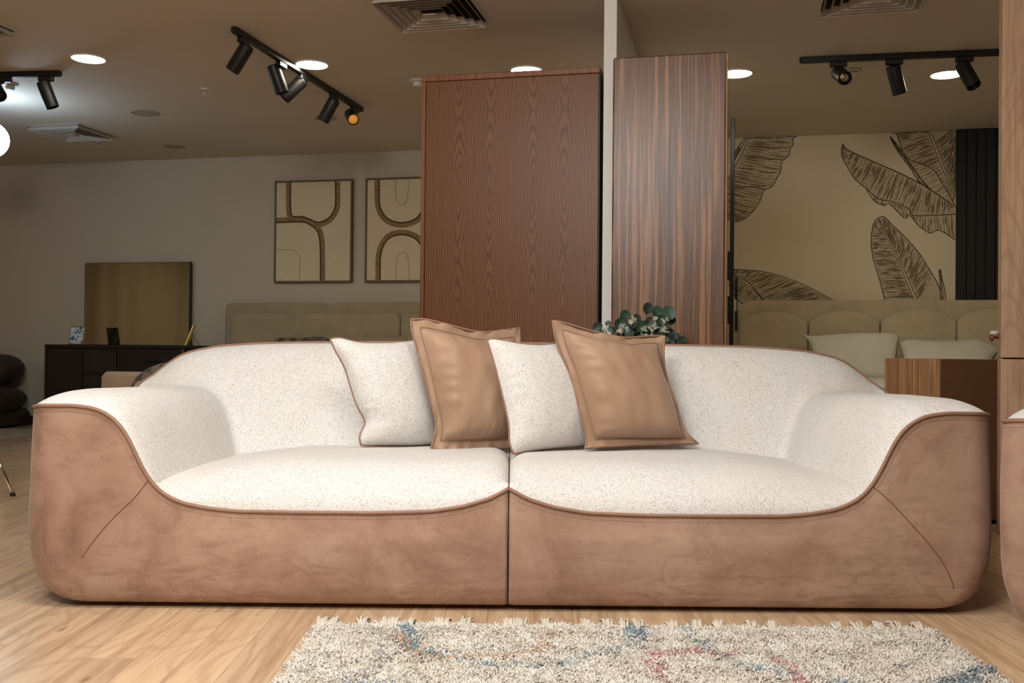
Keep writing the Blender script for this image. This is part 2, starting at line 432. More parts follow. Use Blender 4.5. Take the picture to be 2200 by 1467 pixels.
# ------------------------------------------------------------------ the room
YW = 8.66                                   # back wall
XL, XR, YF = -10.5, 4.2, -3.6
structure(build('floor', box(XL, XR, YF, YW + 0.1, -0.05, -0.003), M['floor'], label='pale oak plank floor'))
FLOOR = bpy.data.objects['floor']
structure(build('wall_back', box(XL, XR, YW, YW + 0.1, -0.05, CEIL), M['wall']))
structure(build('wall_left', box(XL - 0.1, XL, YF, YW + 0.1, -0.05, CEIL), M['wall']))
structure(build('wall_right', box(XR, XR + 0.1, YF, YW + 0.1, -0.05, CEIL), M['wall']))
structure(build('wall_front', box(XL, XR, YF - 0.1, YF, -0.05, CEIL), M['wall']))
structure(build('ceiling', box(XL - 0.1, XR + 0.1, YF - 0.1, YW + 0.1, CEIL, CEIL + 0.1), M['ceil']))

# floor planks, laid along the sofa's depth; pieces share a few meshes
PW, PL = 0.127, 1.85
rng = random.Random(4)
plank_meshes = []
for k in range(3):
    V, F = box(0.0004, PW - 0.0004, 0.0001, PL - 0.0001, -0.004, 0.0, 0.0004)
    me = bpy.data.meshes.new('plank'); me.from_pydata(V, [], F); me.materials.append(M['floor']); me.update(); plank_meshes.append(me)
def in_view(X, Y, m=0.10):
    if Y < 1.9: return False
    px = 1100 + X / Y * F_PX; py = 748 + CAM_H / Y * F_PX
    return -2200 * m < px < 2200 * (1 + m) and py < 1467 * (1 + m * 0.8)
ncol = int(round(11.0 / PW))
for c in range(ncol):
    X0 = -5.4 + c * PW; off = rng.uniform(0, PL)
    for r in range(-1, 6):
        Y0 = 1.7 + off - PL + r * PL
        vis = False
        for q in np.linspace(0, PL, 9):
            X, Y = X0 + PW / 2, Y0 + q
            if not in_view(X, Y): continue
            px = 1100 + X / Y * F_PX
            if Y < 3.25 or px < 110: vis = True
        if not vis or Y0 > 9.4: continue
        ctr = cam_to_world(X0, Y0 + PL)
        if ctr.y > YW - 0.02 or cam_to_world(X0 + PW, Y0 + PL).y > YW - 0.02: continue
        o = bpy.data.objects.new('plank', plank_meshes[rng.randrange(3)]); COL.objects.link(o)
        p = cam_to_world(X0, Y0, 0.0)
        o.parent = FLOOR
        o.matrix_parent_inverse = Matrix.Translation(-FLOOR.location)
        o.location = p; o.rotation_euler = (0, 0, TH)

# baseboard on the back wall, left of the partition
structure(build('baseboard_back', box(XL, -1.0, YW - 0.016, YW, 0, 0.085, 0.004), M['base']))

# partition between the two show rooms: its white end faces the camera
Z_W1 = 2.24
pW = on_z(1290, 143, Z_W1); Y1 = pW.y
pc0 = on_y(1296, 300, Y1 - 0.02); pc1 = on_y(1325, 60, Y1 - 0.02)
structure(build('wall_partition', box(pc0.x, pc1.x, Y1 - 0.02, YW, 0, CEIL), M['white']))

# ------------------------------------------------------------------ sofa
SH = 0.05
TAB_A = [(0, .600), (.02, .606), (.05, .610)] + [(p + SH, q) for p, q in [(.11, .611), (.177, .601), (.23, .572), (.271, .522), (.302, .451), (.333, .393), (.377, .345), (.44, .315), (.526, .299), (.61, .2915), (.8, .290), (3, .290)]]
TAB_S = [(0, .369), (.055, .338), (.14, .312), (.24, .296), (.42, .290), (3, .290)]
TAB_G = [(-.2, .58), (0, .602), (.012, .622), (.04, .640), (.08, .652), (.14, .656), (.24, .648), (.29, .622), (.325, .58), (.355, .52), (.385, .44), (.415, .36), (.46, .22), (3, .1)]
TAB_B = [(-1, 0), (0, 0), (.02, -.004), (.05, -.018), (.09, -.055), (.13, -.11), (.18, -.20), (.23, -.305), (.275, -.40), (.33, -.53), (3, -.9)]
TAB_H = [(0, .640), (.02, .676), (.087, .736), (.163, .772), (.28, .796), (.43, .808), (.6, .814), (1, .819), (3, .82)]
def tb(tab, v):
    x = np.array([p[0] for p in tab]); y = np.array([p[1] for p in tab])
    return np.interp(v, x, y)
def sm(tab, v, w=0.012):
    return (tb(tab, v - w) + tb(tab, v) * 2 + tb(tab, v + w)) / 4
def smax(a, b, k):
    h = np.clip(0.5 + 0.5 * (a - b) / k, 0, 1); return b + (a - b) * h + k * h * (1 - h) * 0.6
def ell(t):
    t = np.clip(t, 0, 1); return np.sqrt(np.maximum(0, 1 - (1 - t) ** 2))
def sst(t):
    t = np.clip(t, 0, 1); return t * t * (3 - 2 * t)
CR = 0.09
O_TAB = [(0.0, .17), (.016, .135), (.022, .112), (.032, .09), (.05, .066), (.075, .047), (.10, .034), (.15, .019), (.22, .008), (.30, .002), (.42, -.002), (.55, -.001), (.7, 0), (1, 0)]

FT_Z, FT_O = [0, .016, .024, .04, .07, .14, .22, .3, .5, 1], [-.03, .004, .018, .026, .032, .034, .028, .018, .002, 0]
def make_sofa(name, label, group, x0, x1, D, cuts, loc, rz, tops):
    """outer suede shell + white upholstery, in modules between x0, cuts.., x1; local x to the right, y to the back"""
    root = thing(name, label, 'sofa' if cuts else 'armchair', loc, rz, group)
    edges = [x0] + cuts + [x1]
    seams = cuts
    def insets(x):
        a = np.minimum(x - x0, x1 - x)
        q = np.clip(CR - a, 0, CR); yf = CR - np.sqrt(np.maximum(0, CR * CR - q * q)); yb = yf.copy()
        for s in seams:
            c = np.abs(x - s); r2 = 0.022; q = np.clip(r2 - c, 0, r2); yf = yf + (r2 - np.sqrt(np.maximum(0, r2 * r2 - q * q))) * 0.8
        return yf, yb
    def Ffront(x):
        a = np.minimum(x - x0, x1 - x); z = sm(TAB_A, a, 0.02)
        for s in seams: z = np.maximum(z, sm(TAB_S, np.abs(x - s), 0.015))
        return z
    def Zab(x, yp, bp):
        a = np.minimum(x - x0, x1 - x)
        f = np.where(a < 0.395, sm(TAB_A, a, 0.02), sm(TAB_A, np.full_like(a, 0.395), .02) - (a - 0.395) * 1.6)
        ae = a - 0.045 * sst(yp / 0.7) * sst(a / 0.2)
        g = sm(TAB_G, ae) - 0.012 * sst((yp - 0.25) / 0.6)
        L = 0.17
        arm = f + (g - f) * ell(yp / L)
        bk = sm(TAB_H, a, 0.03) + sm(TAB_B, bp, 0.015)
        return smax(arm, bk, 0.11)
    def Zseat(x, yp, bp):
        a = np.minimum(x - x0, x1 - x); f = Ffront(x)
        f = np.where(a < 0.35, sm(TAB_A, np.full_like(a, 0.35), .02) - (0.35 - a) * 0.3, f)
        top = 0.380 + 0.046 * sst((a - 0.33) / 0.45) - 0.02 * (1 - sst((a - 0.25) / 0.2))
        top = top - 0.035 * sst((0.30 - bp) / 0.1) + 0.004 * np.sin(yp * 5)
        z = np.maximum(f, f + (top - f) * ell(yp / 0.23))
        z = np.minimum(z, np.maximum(top, f))
        for s in seams:
            c = np.abs(x - s); z = z - 0.05 * (1 - ell((c - 0.002) / 0.07)) * sst(yp / 0.08)
        return z
    for mi in range(len(edges) - 1):
        ma, mb = edges[mi], edges[mi + 1]
        la = mi == 0; rb = mi == len(edges) - 2      # outer sides
        n1 = 14
        lo = (1 - np.cos(np.linspace(0, PI / 2, n1))) * 0.13
        gap = 0.0015
        L_ = ma if la else ma + gap; R_ = mb if rb else mb - gap
        mid = np.linspace(L_ + 0.13, R_ - 0.13, max(12, int((R_ - L_ - 0.26) / 0.0105)))
        xs = np.concatenate([L_ + lo[:-1], mid, (R_ - lo[:-1])[::-1]])
        t0 = (1 - np.cos(np.linspace(0, PI / 2, 22))) * 0.24
        ys = np.concatenate([t0[:-1], np.linspace(0.24, D - 0.10, 64), D - 0.10 * (np.cos(np.linspace(PI / 2, 0, 9))[1:] * -1 + 1)[::1] if False else D - 0.10 + 0.10 * np.sin(np.linspace(0, PI / 2, 9))[1:]])
        X = np.repeat(xs[None, :], len(ys), 0)
        yf, yb = insets(xs)
        Yp = ys[:, None] / D * (D - yf - yb)[None, :]
        Y = yf[None, :] + Yp
        Bp = (D - yb)[None, :] - Y
        nx, ny = len(xs), len(ys)
        def wob(x, y, z, s=1.0):
            return 0.0035 * s * mnoise.noise(Vector((x * 6, y * 6, z * 6 + 3.1)))
        def gridmesh(nm, Z, keep, mat):
            V = np.stack([X, Y, Z], -1).reshape(-1, 3)
            for i in range(len(V)):
                V[i, 2] += wob(*V[i]) * (1 if 0.05 < V[i, 1] < D - 0.03 else 0.0)
            F = []
            for j in range(ny - 1):
                for i in range(nx - 1):
                    if keep[j, i] or keep[j + 1, i] or keep[j, i + 1] or keep[j + 1, i + 1]:
                        F.append((j * nx + i, j * nx + i + 1, (j + 1) * nx + i + 1, (j + 1) * nx + i))
            used = np.unique(np.array(F)); mp = -np.ones(len(V), int); mp[used] = np.arange(len(used))
            return build(nm, (V[used], [tuple(mp[k] for k in f) for f in F]), mat, root, True, local=True)
        za, zs = Zab(X, Yp, Bp), Zseat(X, Yp, Bp)
        tol = np.minimum(0.05, 0.001 + Yp * 0.35)
        gridmesh('arm_and_back_upholstery', za, za > zs - tol, M['boucle'])
        gridmesh('seat_cushion', zs, zs > za - tol, M['boucle'])
        ztop = np.maximum(za, zs)
        # boundary loop: front (left to right), right column, back (right to left), left column
        loop = [(0, i) for i in range(nx)] + [(j, nx - 1) for j in range(1, ny)] + [(ny - 1, i) for i in range(nx - 2, -1, -1)] + [(j, 0) for j in range(ny - 2, 0, -1)]
        P = np.array([(X[j, i], Y[j, i], ztop[j, i]) for j, i in loop]); n = len(P)
        tn = np.roll(P, -1, 0) - np.roll(P, 1, 0); nr = np.stack([tn[:, 1], -tn[:, 0]], -1)
        nr /= np.maximum(np.linalg.norm(nr, axis=1, keepdims=True), 1e-9)
        internal = np.array([((i == 0 and not la) or (i == nx - 1 and not rb)) and 0 < j < ny - 1 for j, i in loop])
        nr[internal] = np.array([0, 0])
        for q, (j, i) in enumerate(loop):
            if (j in (0, ny - 1)) and ((not la and i < 3) or (not rb and i > nx - 4)): nr[q] = (0, -1 if j == 0 else 1)
        # soften the normals round the loop
        for _ in range(2):
            nr2 = (np.roll(nr, 1, 0) + nr * 2 + np.roll(nr, -1, 0)); ln = np.linalg.norm(nr2, axis=1, keepdims=True)
            nr = np.where(internal[:, None], 0, nr2 / np.maximum(ln, 1e-9))
        for q, (j, i) in enumerate(loop):
            if (j in (0, ny - 1)) and ((not la and i < 3) or (not rb and i > nx - 4)): nr[q] = (0, -1 if j == 0 else 1)
        rows = 30; V, F = [], []
        ts = 1 - (1 - np.linspace(0, 1, rows)) ** 1.7
        zb = 0.016
        for k in range(rows):
            z = P[:, 2] * (1 - ts[k]) + zb * ts[k]
            ot = np.interp(z, [p[0] for p in O_TAB], [p[1] for p in O_TAB])
            dxs = ot * ((1 - sst((P[:, 0] - x0) / 0.36)) - (1 - sst((x1 - P[:, 0]) / 0.36))) * (1 if k else 0)
            ft = np.interp(z, FT_Z, FT_O) * np.minimum(1, (P[:, 2] - z) / 0.08)
            o = (ft * np.abs(nr[:, 1]) + 0.004 * math.sin(PI * ts[k]) * np.abs(nr[:, 0])) * (1 if k else 0)
            for q in range(n):
                wv = 0.004 * mnoise.noise(Vector((P[q, 0] * 5, P[q, 1] * 5 + 7, z[q] * 7))) * math.sin(PI * min(1, ts[k]))
                yq = P[q, 1] + nr[q, 1] * (o[q] + wv)
                if internal[q]: yq = min(max(yq, 0.02 - o[q]), D - 0.02 + o[q])
                V.append((P[q, 0] + dxs[q] + nr[q, 0] * (o[q] + wv), yq, z[q]))
        for k in range(rows - 1):
            for q in range(n):
                F.append((k * n + q, (k + 1) * n + q, (k + 1) * n + (q + 1) % n, k * n + (q + 1) % n))
        F.append(tuple((rows - 1) * n + q for q in range(n))[::-1])
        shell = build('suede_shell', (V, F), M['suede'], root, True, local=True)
        # front row lookup for seams and stitches
        fr = P[:nx]
        def front_pt(x, z, lift=0.002):
            zt = np.interp(x, fr[:, 0], fr[:, 2]); yfv = np.interp(x, fr[:, 0], fr[:, 1])
            tt = (zt - z) / max(zt - zb, 1e-6)
            o = np.interp(z, FT_Z, FT_O) * min(1, max(0, (zt - z) / 0.08)) * abs(np.interp(x, fr[:, 0], nr[:nx, 1]))
            ot = np.interp(z, [p[0] for p in O_TAB], [p[1] for p in O_TAB])
            xs_ = x + float(ot * ((1 - sst((x - x0) / 0.36)) - (1 - sst((x1 - x) / 0.36))))
            wv = 0.004 * mnoise.noise(Vector((x * 5, yfv * 5 + 7, z * 7))) * math.sin(PI * min(max(tt, 0), 1))
            return Vector((xs_, yfv - o - wv - lift, z))
        # piping: front row, and the outer side and back
        def path(idx): return [Vector(P[q]) + Vector((nr[q, 0] * 0.001, nr[q, 1] * 0.001, 0.002)) for q in idx]
        fidx = list(range(0, nx)); ridx = list(range(nx - 1, nx + ny - 2)); bidx = list(range(nx + ny - 2, 2 * nx + ny - 2)); lidx = list(range(2 * nx + ny - 3, n)) + [0]
        seq = []
        if la and rb: seq = list(range(n)) + [0]
        elif la: seq = [q for q in reversed(fidx)] + [n - k for k in range(1, ny - 1)] + [2 * nx + ny - 3 - k for k in range(0, nx)]
        else: seq = fidx + ridx[1:] + bidx[1:] if False else fidx + list(range(nx, nx + ny - 1)) + list(range(nx + ny - 1, 2 * nx + ny - 2))
        pp = [path([q % n])[0] for q in seq]
        pp = [pp[0]] + [pp[k] for k in range(1, len(pp)) if (pp[k] - pp[k - 1]).length > 1e-5]
        pp = resample(pp, int(len(pp) * 0.9))
        build('piping', tube(pp, 0.0062, 8), M['piping'], shell, True, local=True)
        # top stitching under the front piping
        Vs, Fs = [], []
        fp = [Vector(p) for p in fr]; L = 0.0
        rs = resample(fp, int(sum((fp[k + 1] - fp[k]).length for k in range(len(fp) - 1)) / 0.0045))
        for k in range(2, len(rs) - 3, 2):
            q = []
            for kk in (k, k + 1):
                tgt = rs[kk + 1] - rs[kk - 1]; nx_, nz_ = tgt.z, -tgt.x; ln = math.hypot(nx_, nz_) or 1
                if nz_ > 0: nx_, nz_ = -nx_, -nz_
                q.append(front_pt(rs[kk].x + nx_ / ln * 0.0165, rs[kk].z + nz_ / ln * 0.0165, 0.0006))
            d = q[1] - q[0]
            if d.length < 1e-5: continue
            g = tube([q[0], q[1]], 0.0009, 4); nn = len(Vs); Vs += g[0]; Fs += [tuple(i + nn for i in f) for f in g[1]]
        st = build('stitching', (Vs, Fs), M['stitch'], shell, False, local=True); st['kind'] = 'stuff'
        # diagonal seams at the outer front corners
        for sgn, outer in ((1, x0), (-1, x1)):
            if (sgn == 1 and not la) or (sgn == -1 and not rb): continue
            da = [(.386, .386), (.35, .335), (.29, .275), (.23, .205), (.19, .155)] if sgn == 1 else [(.386, .386), (.34, .345), (.27, .27), (.19, .18), (.12, .085)]
            pts = [front_pt(outer + sgn * p[0], p[1], 0.0) for p in smoothpath([Vector((q[0], q[1], 0)) for q in da], 30)]
            build('diagonal_seam', tube(pts, 0.0018, 6), M['seam'], shell, True, local=True)
    W = x1 - x0
    build('plinth', box(x0 + 0.25, x1 - 0.25, 0.25, D - 0.25, 0.0, 0.0165), M['under'], root, local=True)
    return root
SD0 = 3.05
S_LOC = cam_to_world((1096 - 1100) / F_PX * SD0, SD0)
SOFA = make_sofa('sofa', 'wide two-section sofa in cream boucle with a tan suede shell and piping', None, -1.490, 1.500, 1.06, [0.0], S_LOC, TH, None)

# armchair of the same set, cut by the right edge of the frame
AR = TH - math.radians(38)
ac = cam_to_world(1.395, 2.84)
aw, adp = 1.12, 0.98
# local corner (-aw/2, ~0.11) is the left-most point
off = Matrix.Rotation(AR, 3, 'Z') @ Vector((-aw / 2, CR * 0.55, 0))
make_sofa('armchair', 'tan suede and cream boucle armchair cut off by the right edge of the frame', None, -aw / 2, aw / 2, adp, [], (ac.x - off.x, ac.y - off.y, 0), AR, None)

# ------------------------------------------------------------------ scatter cushions on the sofa
def coons(top, right, bottom, left, n):
    T, R, B, L = (resample(smoothpath(e, 40), n) for e in (top, right, bottom, left))
    G = []
    for j in range(n):
        v = j / (n - 1); row = []
        for i in range(n):
            u = i / (n - 1)
            p = T[i] * (1 - v) + B[i] * v + L[j] * (1 - u) + R[j] * u
            p = p - (T[0] * (1 - u) * (1 - v) + T[-1] * u * (1 - v) + B[0] * (1 - u) * v + B[-1] * u * v)
            row.append(p)
        G.append(row)
    return G
def cushion(name, label, group, d_left, d_right, lean, top, right, bottom, left, thick, mat, pipe, flange=0.0, z_seat=0.42, seed=1, cat='cushion', pr=0.0045):
    """edge outlines are unprojected onto the cushion's own leaning plane, then the body is inflated both ways"""
    bl, br = bottom[0], bottom[-1]
    A, Bp = at_d(bl[0], bl[1], d_left), at_d(br[0], br[1], d_right)
    ax = (Bp - A); ax.z = 0; ax.normalize(); nrm0 = Vector((ax.y, -ax.x, 0))
    if nrm0.dot(FWD) > 0: nrm0 = -nrm0
    nrm = (nrm0 * math.cos(lean) + Vector((0, 0, 1)) * math.sin(lean)).normalized()
    pr_ = lambda e: [on_plane(x, y, A, nrm) for x, y in e]
    n = 45
    G = coons(pr_(top), pr_(right), pr_(bottom), pr_(left), n)
    base = A.lerp(Bp, 0.5); base.z = min(p.z for r in G for p in r)
    root = thing(name, label, cat, base, TH, group)
    fl = flange
    def prof(s):
        return max(0.0, s)
    def height(u, v):
        a, b = abs(u * 2 - 1), abs(v * 2 - 1)
        if fl:
            a, b = a / (1 - fl), b / (1 - fl)
            if a >= 1 or b >= 1: return 0.0
        return thick * ((1 - a ** 2.2) * (1 - b ** 2.2)) ** (0.30 if fl else 0.42)
    def wr(u, v):
        a, b = abs(u * 2 - 1), abs(v * 2 - 1); e = max(a, b)
        w = 0.005 * mnoise.noise(Vector((u * 9 + seed, v * 5, seed))) * (1 - e ** 4)
        # pleats running in from the edges
        if u < 0.5: w += 0.009 * (0.5 + mnoise.noise(Vector((v * 7, seed, 2)))) * math.sin(v * 46 + 3 * math.sin(v * 9 + seed)) * math.exp(-((a - (1 - fl) * 0.84) / 0.16) ** 2)
        w += 0.005 * (0.4 + mnoise.noise(Vector((u * 7, seed, 5)))) * math.sin(u * 40 + 2 * math.sin(u * 7 + seed)) * math.exp(-((b - (1 - fl) * 0.9) / 0.10) ** 2) * (1 if v < 0.5 else 0.5)
        return w * (1.0 if fl else 0.35)
    def side(sgn):
        V = []
        for j in range(n):
            for i in range(n):
                u, v = i / (n - 1), j / (n - 1); h = height(u, v)
                d = h * (1.0 if sgn > 0 else 0.45) + (wr(u, v) if h > 0 else 0)
                d = max(d, 0.0015) if not fl else max(d, 0.004)
                V.append(tuple(G[j][i] + nrm * sgn * d))
        F = [(j * n + i, j * n + i + 1, (j + 1) * n + i + 1, (j + 1) * n + i) for j in range(n - 1) for i in range(n - 1)]
        return V, F
    if not fl:
        f, b = side(1), side(-1)
        body = build('cushion_body', join(f, (b[0], [q[::-1] for q in b[1]])), mat, root, True)
    else:
        # body only inside the flange
        def inner(sgn):
            V, F = side(sgn); keep = []
            for j in range(n - 1):
                for i in range(n - 1):
                    u, v = (i + .5) / (n - 1), (j + .5) / (n - 1)
                    if max(abs(u * 2 - 1), abs(v * 2 - 1)) < 1 - fl + 0.03: keep.append(F[j * (n - 1) + i])
            return V, keep
        f, b = inner(1), inner(-1)
        def comp(g):
            us = sorted({i for q in g[1] for i in q}); mp = {k: i for i, k in enumerate(us)}
            return [g[0][k] for k in us], [tuple(mp[i] for i in q) for q in g[1]]
        f, b = comp(f), comp(b)
        body = build('cushion_body', join(f, (b[0], [q[::-1] for q in b[1]])), mat, root, True)
        # the flat flange, gently rippled
        Vf, Ff = [], []
        for sgn in (1, -1):
            o = len(Vf)
            for j in range(n):
                for i in range(n):
                    u, v = i / (n - 1), j / (n - 1)
                    s = u if abs(v * 2 - 1) > abs(u * 2 - 1) else v
                    e = max(abs(u * 2 - 1), abs(v * 2 - 1))
                    rip = 0.016 * mnoise.noise(Vector((s * 9, seed * 3.1, 0.5 if v < .5 else 4.2))) * sst(np.array((e - 1 + fl) / fl)) if e > 1 - fl else 0
                    Vf.append(tuple(G[j][i] + nrm * (sgn * 0.003 + float(rip))))
            for j in range(n - 1):
                for i in range(n - 1):
                    u, v = (i + .5) / (n - 1), (j + .5) / (n - 1)
                    if max(abs(u * 2 - 1), abs(v * 2 - 1)) > 1 - fl - 0.06:
                        q = (o + j * n + i, o + j * n + i + 1, o + (j + 1) * n + i + 1, o + (j + 1) * n + i)
                        Ff.append(q if sgn > 0 else q[::-1])
        us = sorted({i for q in Ff for i in q}); mp = {k: i for i, k in enumerate(us)}
        build('flange', ([Vf[k] for k in us], [tuple(mp[i] for i in q) for q in Ff]), mat, root, True)
        # seam between body and flange
        k0 = int(fl / 2 * (n - 1)); k1 = n - 1 - k0
        lp = [G[k0][i] for i in range(k0, k1)] + [G[j][k1] for j in range(k0, k1)] + [G[k1][i] for i in range(k1, k0, -1)] + [G[j][k0] for j in range(k1, k0, -1)]
        build('flange_seam', tube([p + nrm * 0.010 for p in lp], 0.0014, 6, closed=True), M['piping'], root, True)
    lp = [G[0][i] for i in range(n - 1)] + [G[j][n - 1] for j in range(n - 1)] + [G[n - 1][i] for i in range(n - 1, 0, -1)] + [G[j][0] for j in range(n - 1, 0, -1)]
    if pipe is not None:
        rips = []
        for p in lp: rips.append(p)
        build('piping', tube(rips, pr, 8, closed=True), pipe, root, True)
    return root

CUSH = 'cushions leaning on the sofa back'
cushion('boucle_cushion', 'cream boucle cushion with tan piping, leftmost of the four on the sofa', CUSH, 3.70, 3.84, math.radians(12),
        [(710, 727), (730, 725), (775, 735), (840, 736), (900, 731)], [(900, 731), (908, 800), (925, 880), (945, 952)],
        [(776, 956), (830, 958), (890, 960), (945, 957)], [(710, 729), (722, 755), (741, 790), (755, 835), (768, 872), (785, 905), (778, 925), (773, 940), (776, 956)], 0.10, M['boucle'], M['piping'], seed=1)
cushion('satin_cushion', 'tan satin cushion with a wide flange, between the two cream cushions', CUSH, 3.66, 3.80, math.radians(13),
        [(883, 686), (915, 686), (965, 698), (1030, 713), (1085, 709), (1116, 704)], [(1116, 704), (1117, 760), (1108, 840), (1100, 960)],
        [(926, 962), (960, 966), (1020, 964), (1100, 960)], [(883, 686), (886, 715), (905, 780), (922, 850), (937, 915), (926, 962)], 0.115, M['satin'], M['piping'], flange=0.18, seed=2, pr=0.0042)
cushion('boucle_cushion', 'cream boucle cushion with tan piping, overlapped by the rightmost satin cushion', CUSH, 3.56, 3.76, math.radians(14),
        [(1047, 730), (1062, 727), (1110, 738), (1160, 741), (1215, 736)], [(1215, 736), (1232, 800), (1252, 870), (1272, 955)],
        [(1103, 974), (1130, 971), (1190, 964), (1272, 957)], [(1047, 732), (1062, 780), (1080, 850), (1093, 910), (1095, 950), (1103, 974)], 0.10, M['boucle'], M['piping'], seed=3)
cushion('satin_cushion', 'tan satin cushion with a wide flange, rightmost of the four on the sofa', CUSH, 3.62, 3.76, math.radians(14),
        [(1187, 689), (1215, 694), (1275, 712), (1340, 725), (1390, 722), (1427, 722)], [(1427, 722), (1428, 790), (1452, 868), (1472, 925), (1500, 953)],
        [(1256, 963), (1300, 959), (1400, 955), (1500, 953)], [(1187, 689), (1196, 735), (1222, 800), (1245, 880), (1260, 940), (1256, 963)], 0.12, M['satin'], M['piping'], flange=0.17, seed=4, pr=0.0042)

# ------------------------------------------------------------------ shag rug in front of the sofa
RX0, RX1, RY1, RY0 = -0.53, 1.175, 2.80, 1.25       # metres right of / ahead of the camera
rug = thing('shag_rug', 'cream shag rug with blue, orange and pink loops in front of the sofa', 'rug', cam_to_world((RX0 + RX1) / 2, (RY0 + RY1) / 2), TH)
def cw(x, y, z): v = cam_to_world(x, y, z); return (v.x, v.y, v.z)
g = box(RX0, RX1, RY0, RY1, 0.001, 0.012, 0.004)
build('backing', ([cw(*v) for v in g[0]], g[1]), M['rugback'], rug)
def floor_pt(px, py, z=0.03):
    p = on_z(px, py, z); d = p - CAM_P; return np.array([d.dot(RGT), d.dot(FWD)])
lines = []
def rug_line(pts, col, wdt, dens=0.75):
    P = [Vector((*floor_pt(*p), 0)) for p in pts]; P = resample(smoothpath(P, 60), 160)
    lines.append((np.array([(p.x, p.y) for p in P]), np.array(lin(col)[:3]), wdt, dens))
rug_line([(876, 1342), (880, 1370), (900, 1390), (945, 1403)], (112, 152, 176), .017, .95)
rug_line([(856, 1362), (868, 1380), (900, 1400), (960, 1408), (1040, 1408), (1100, 1402), (1150, 1390), (1175, 1372), (1190, 1350)], (206, 158, 108), .013, .85)
rug_line([(985, 1410), (1050, 1422), (1085, 1428), (1130, 1422), (1190, 1428), (1240, 1415), (1275, 1402), (1330, 1395), (1355, 1385), (1368, 1365), (1362, 1340)], (120, 156, 176), .013, .6)
rug_line([(1362, 1336), (1366, 1362)], (96, 134, 158), .02, .9)
rug_line([(1455, 1332), (1475, 1352), (1505, 1380), (1545, 1405), (1600, 1425), (1650, 1435), (1710, 1445), (1790, 1458), (1860, 1475)], (132, 166, 186), .010, .8)
rug_line([(1445, 1470), (1415, 1445), (1402, 1420), (1410, 1405), (1440, 1400), (1500, 1395), (1550, 1402), (1590, 1396)], (196, 104, 112), .014, .8)
rug_line([(1640, 1405), (1670, 1415), (1700, 1432), (1715, 1452), (1735, 1467), (1740, 1500)], (204, 120, 126), .012, .8)
rug_line([(2010, 1467), (2060, 1455), (2100, 1437), (2115, 1430)], (88, 122, 144), .02, .9)
rug_line([(1990, 1476), (2040, 1470), (2110, 1456)], (120, 150, 170), .018, .8)
rug_line([(760, 1467), (815, 1463), (860, 1478)], (150, 176, 192), .014, .8)
rug_line([(800, 1352), (835, 1362), (830, 1385), (818, 1412), (790, 1440), (750, 1460)], (192, 186, 184), .022, .6)
rs = np.random.RandomState(7)
NEAR, FAR = 135000, 18000
X = np.concatenate([rs.uniform(RX0, RX1, NEAR), rs.uniform(RX0, RX1, FAR)])
Yr = np.concatenate([rs.uniform(2.22, RY1, NEAR), rs.uniform(RY0, 2.22, FAR)])
N = len(X)
lum = np.array([0.55 + 0.5 * mnoise.noise(Vector((x * 12, y * 12, 0))) + 0.3 * mnoise.noise(Vector((x * 30, y * 30, 3))) for x, y in zip(X, Yr)])
c0, c1 = np.array(lin((253, 247, 236))[:3]), np.array(lin((234, 222, 203))[:3])
colr = c1 + (c0 - c1) * np.clip(lum * 0.9 + rs.uniform(-0.1, 0.45, N), 0, 1)[:, None]
for P, cc, wdt, dens in lines:
    d = np.full(N, 9.0)
    for k in range(0, len(P), 2): d = np.minimum(d, np.hypot(X - P[k, 0], Yr - P[k, 1]))
    hit = (d < wdt * rs.uniform(0.5, 1.25, N)) & (rs.uniform(0, 1, N) < dens)
    f = rs.uniform(0.7, 1.0, N)[hit][:, None]; colr[hit] = colr[hit] * (1 - f) + cc * f * rs.uniform(0.75, 1.15, hit.sum())[:, None]
leanx = np.array([mnoise.noise(Vector((x * 34, y * 34, 11))) for x, y in zip(X, Yr)]) * 0.045 + rs.normal(0, 0.015, N)
leany = np.array([mnoise.noise(Vector((x * 34, y * 34, 29))) for x, y in zip(X, Yr)]) * 0.045 - 0.004 + rs.normal(0, 0.015, N)
hh = 0.018 + 0.010 * lum + rs.uniform(-0.006, 0.008, N)
ww = rs.uniform(0.0010, 0.0024, N); ang = rs.uniform(0, PI, N)
wide = np.where(np.arange(N) >= NEAR, 1.5, 1.0); ww = ww * wide
dx, dy = np.cos(ang) * ww, np.sin(ang) * ww
def col3(x, y, z): return np.stack([x, y, z], -1)
b0 = col3(X - dx, Yr - dy, np.full(N, .008)); b1 = col3(X + dx, Yr + dy, np.full(N, .008)); b2 = col3(X - dy, Yr + dx, np.full(N, .008))
lx, ly, hm = leanx * .8, leany * .8, hh * .9
m0 = col3(X - dx * 1.5 + lx, Yr - dy * 1.5 + ly, hm); m1 = col3(X + dx * 1.5 + lx, Yr + dy * 1.5 + ly, hm); m2 = col3(X - dy * 1.5 + lx, Yr + dx * 1.5 + ly, hm)
tp = col3(X + leanx, Yr + leany, hh)
VV = np.stack([b0, b1, b2, m0, m1, m2, tp], 1).reshape(-1, 3)
VV[:, 0] = np.clip(VV[:, 0], RX0 - 0.02, RX1 + 0.02); VV[:, 1] = np.clip(VV[:, 1], RY0 - 0.02, RY1 + 0.012)
ct, st_ = math.cos(TH), math.sin(TH)
WW = np.stack([VV[:, 0] * ct - VV[:, 1] * st_, VV[:, 0] * st_ + VV[:, 1] * ct, VV[:, 2]], -1)
inv = np.array(MW[rug.name].inverted()); WW = WW @ inv[:3, :3].T + inv[:3, 3]
quads = np.array([(0, 1, 4, 3), (1, 2, 5, 4), (2, 0, 3, 5)]); tris = np.array([(3, 4, 6), (4, 5, 6), (5, 3, 6)])
basei = (np.arange(N) * 7)[:, None, None]
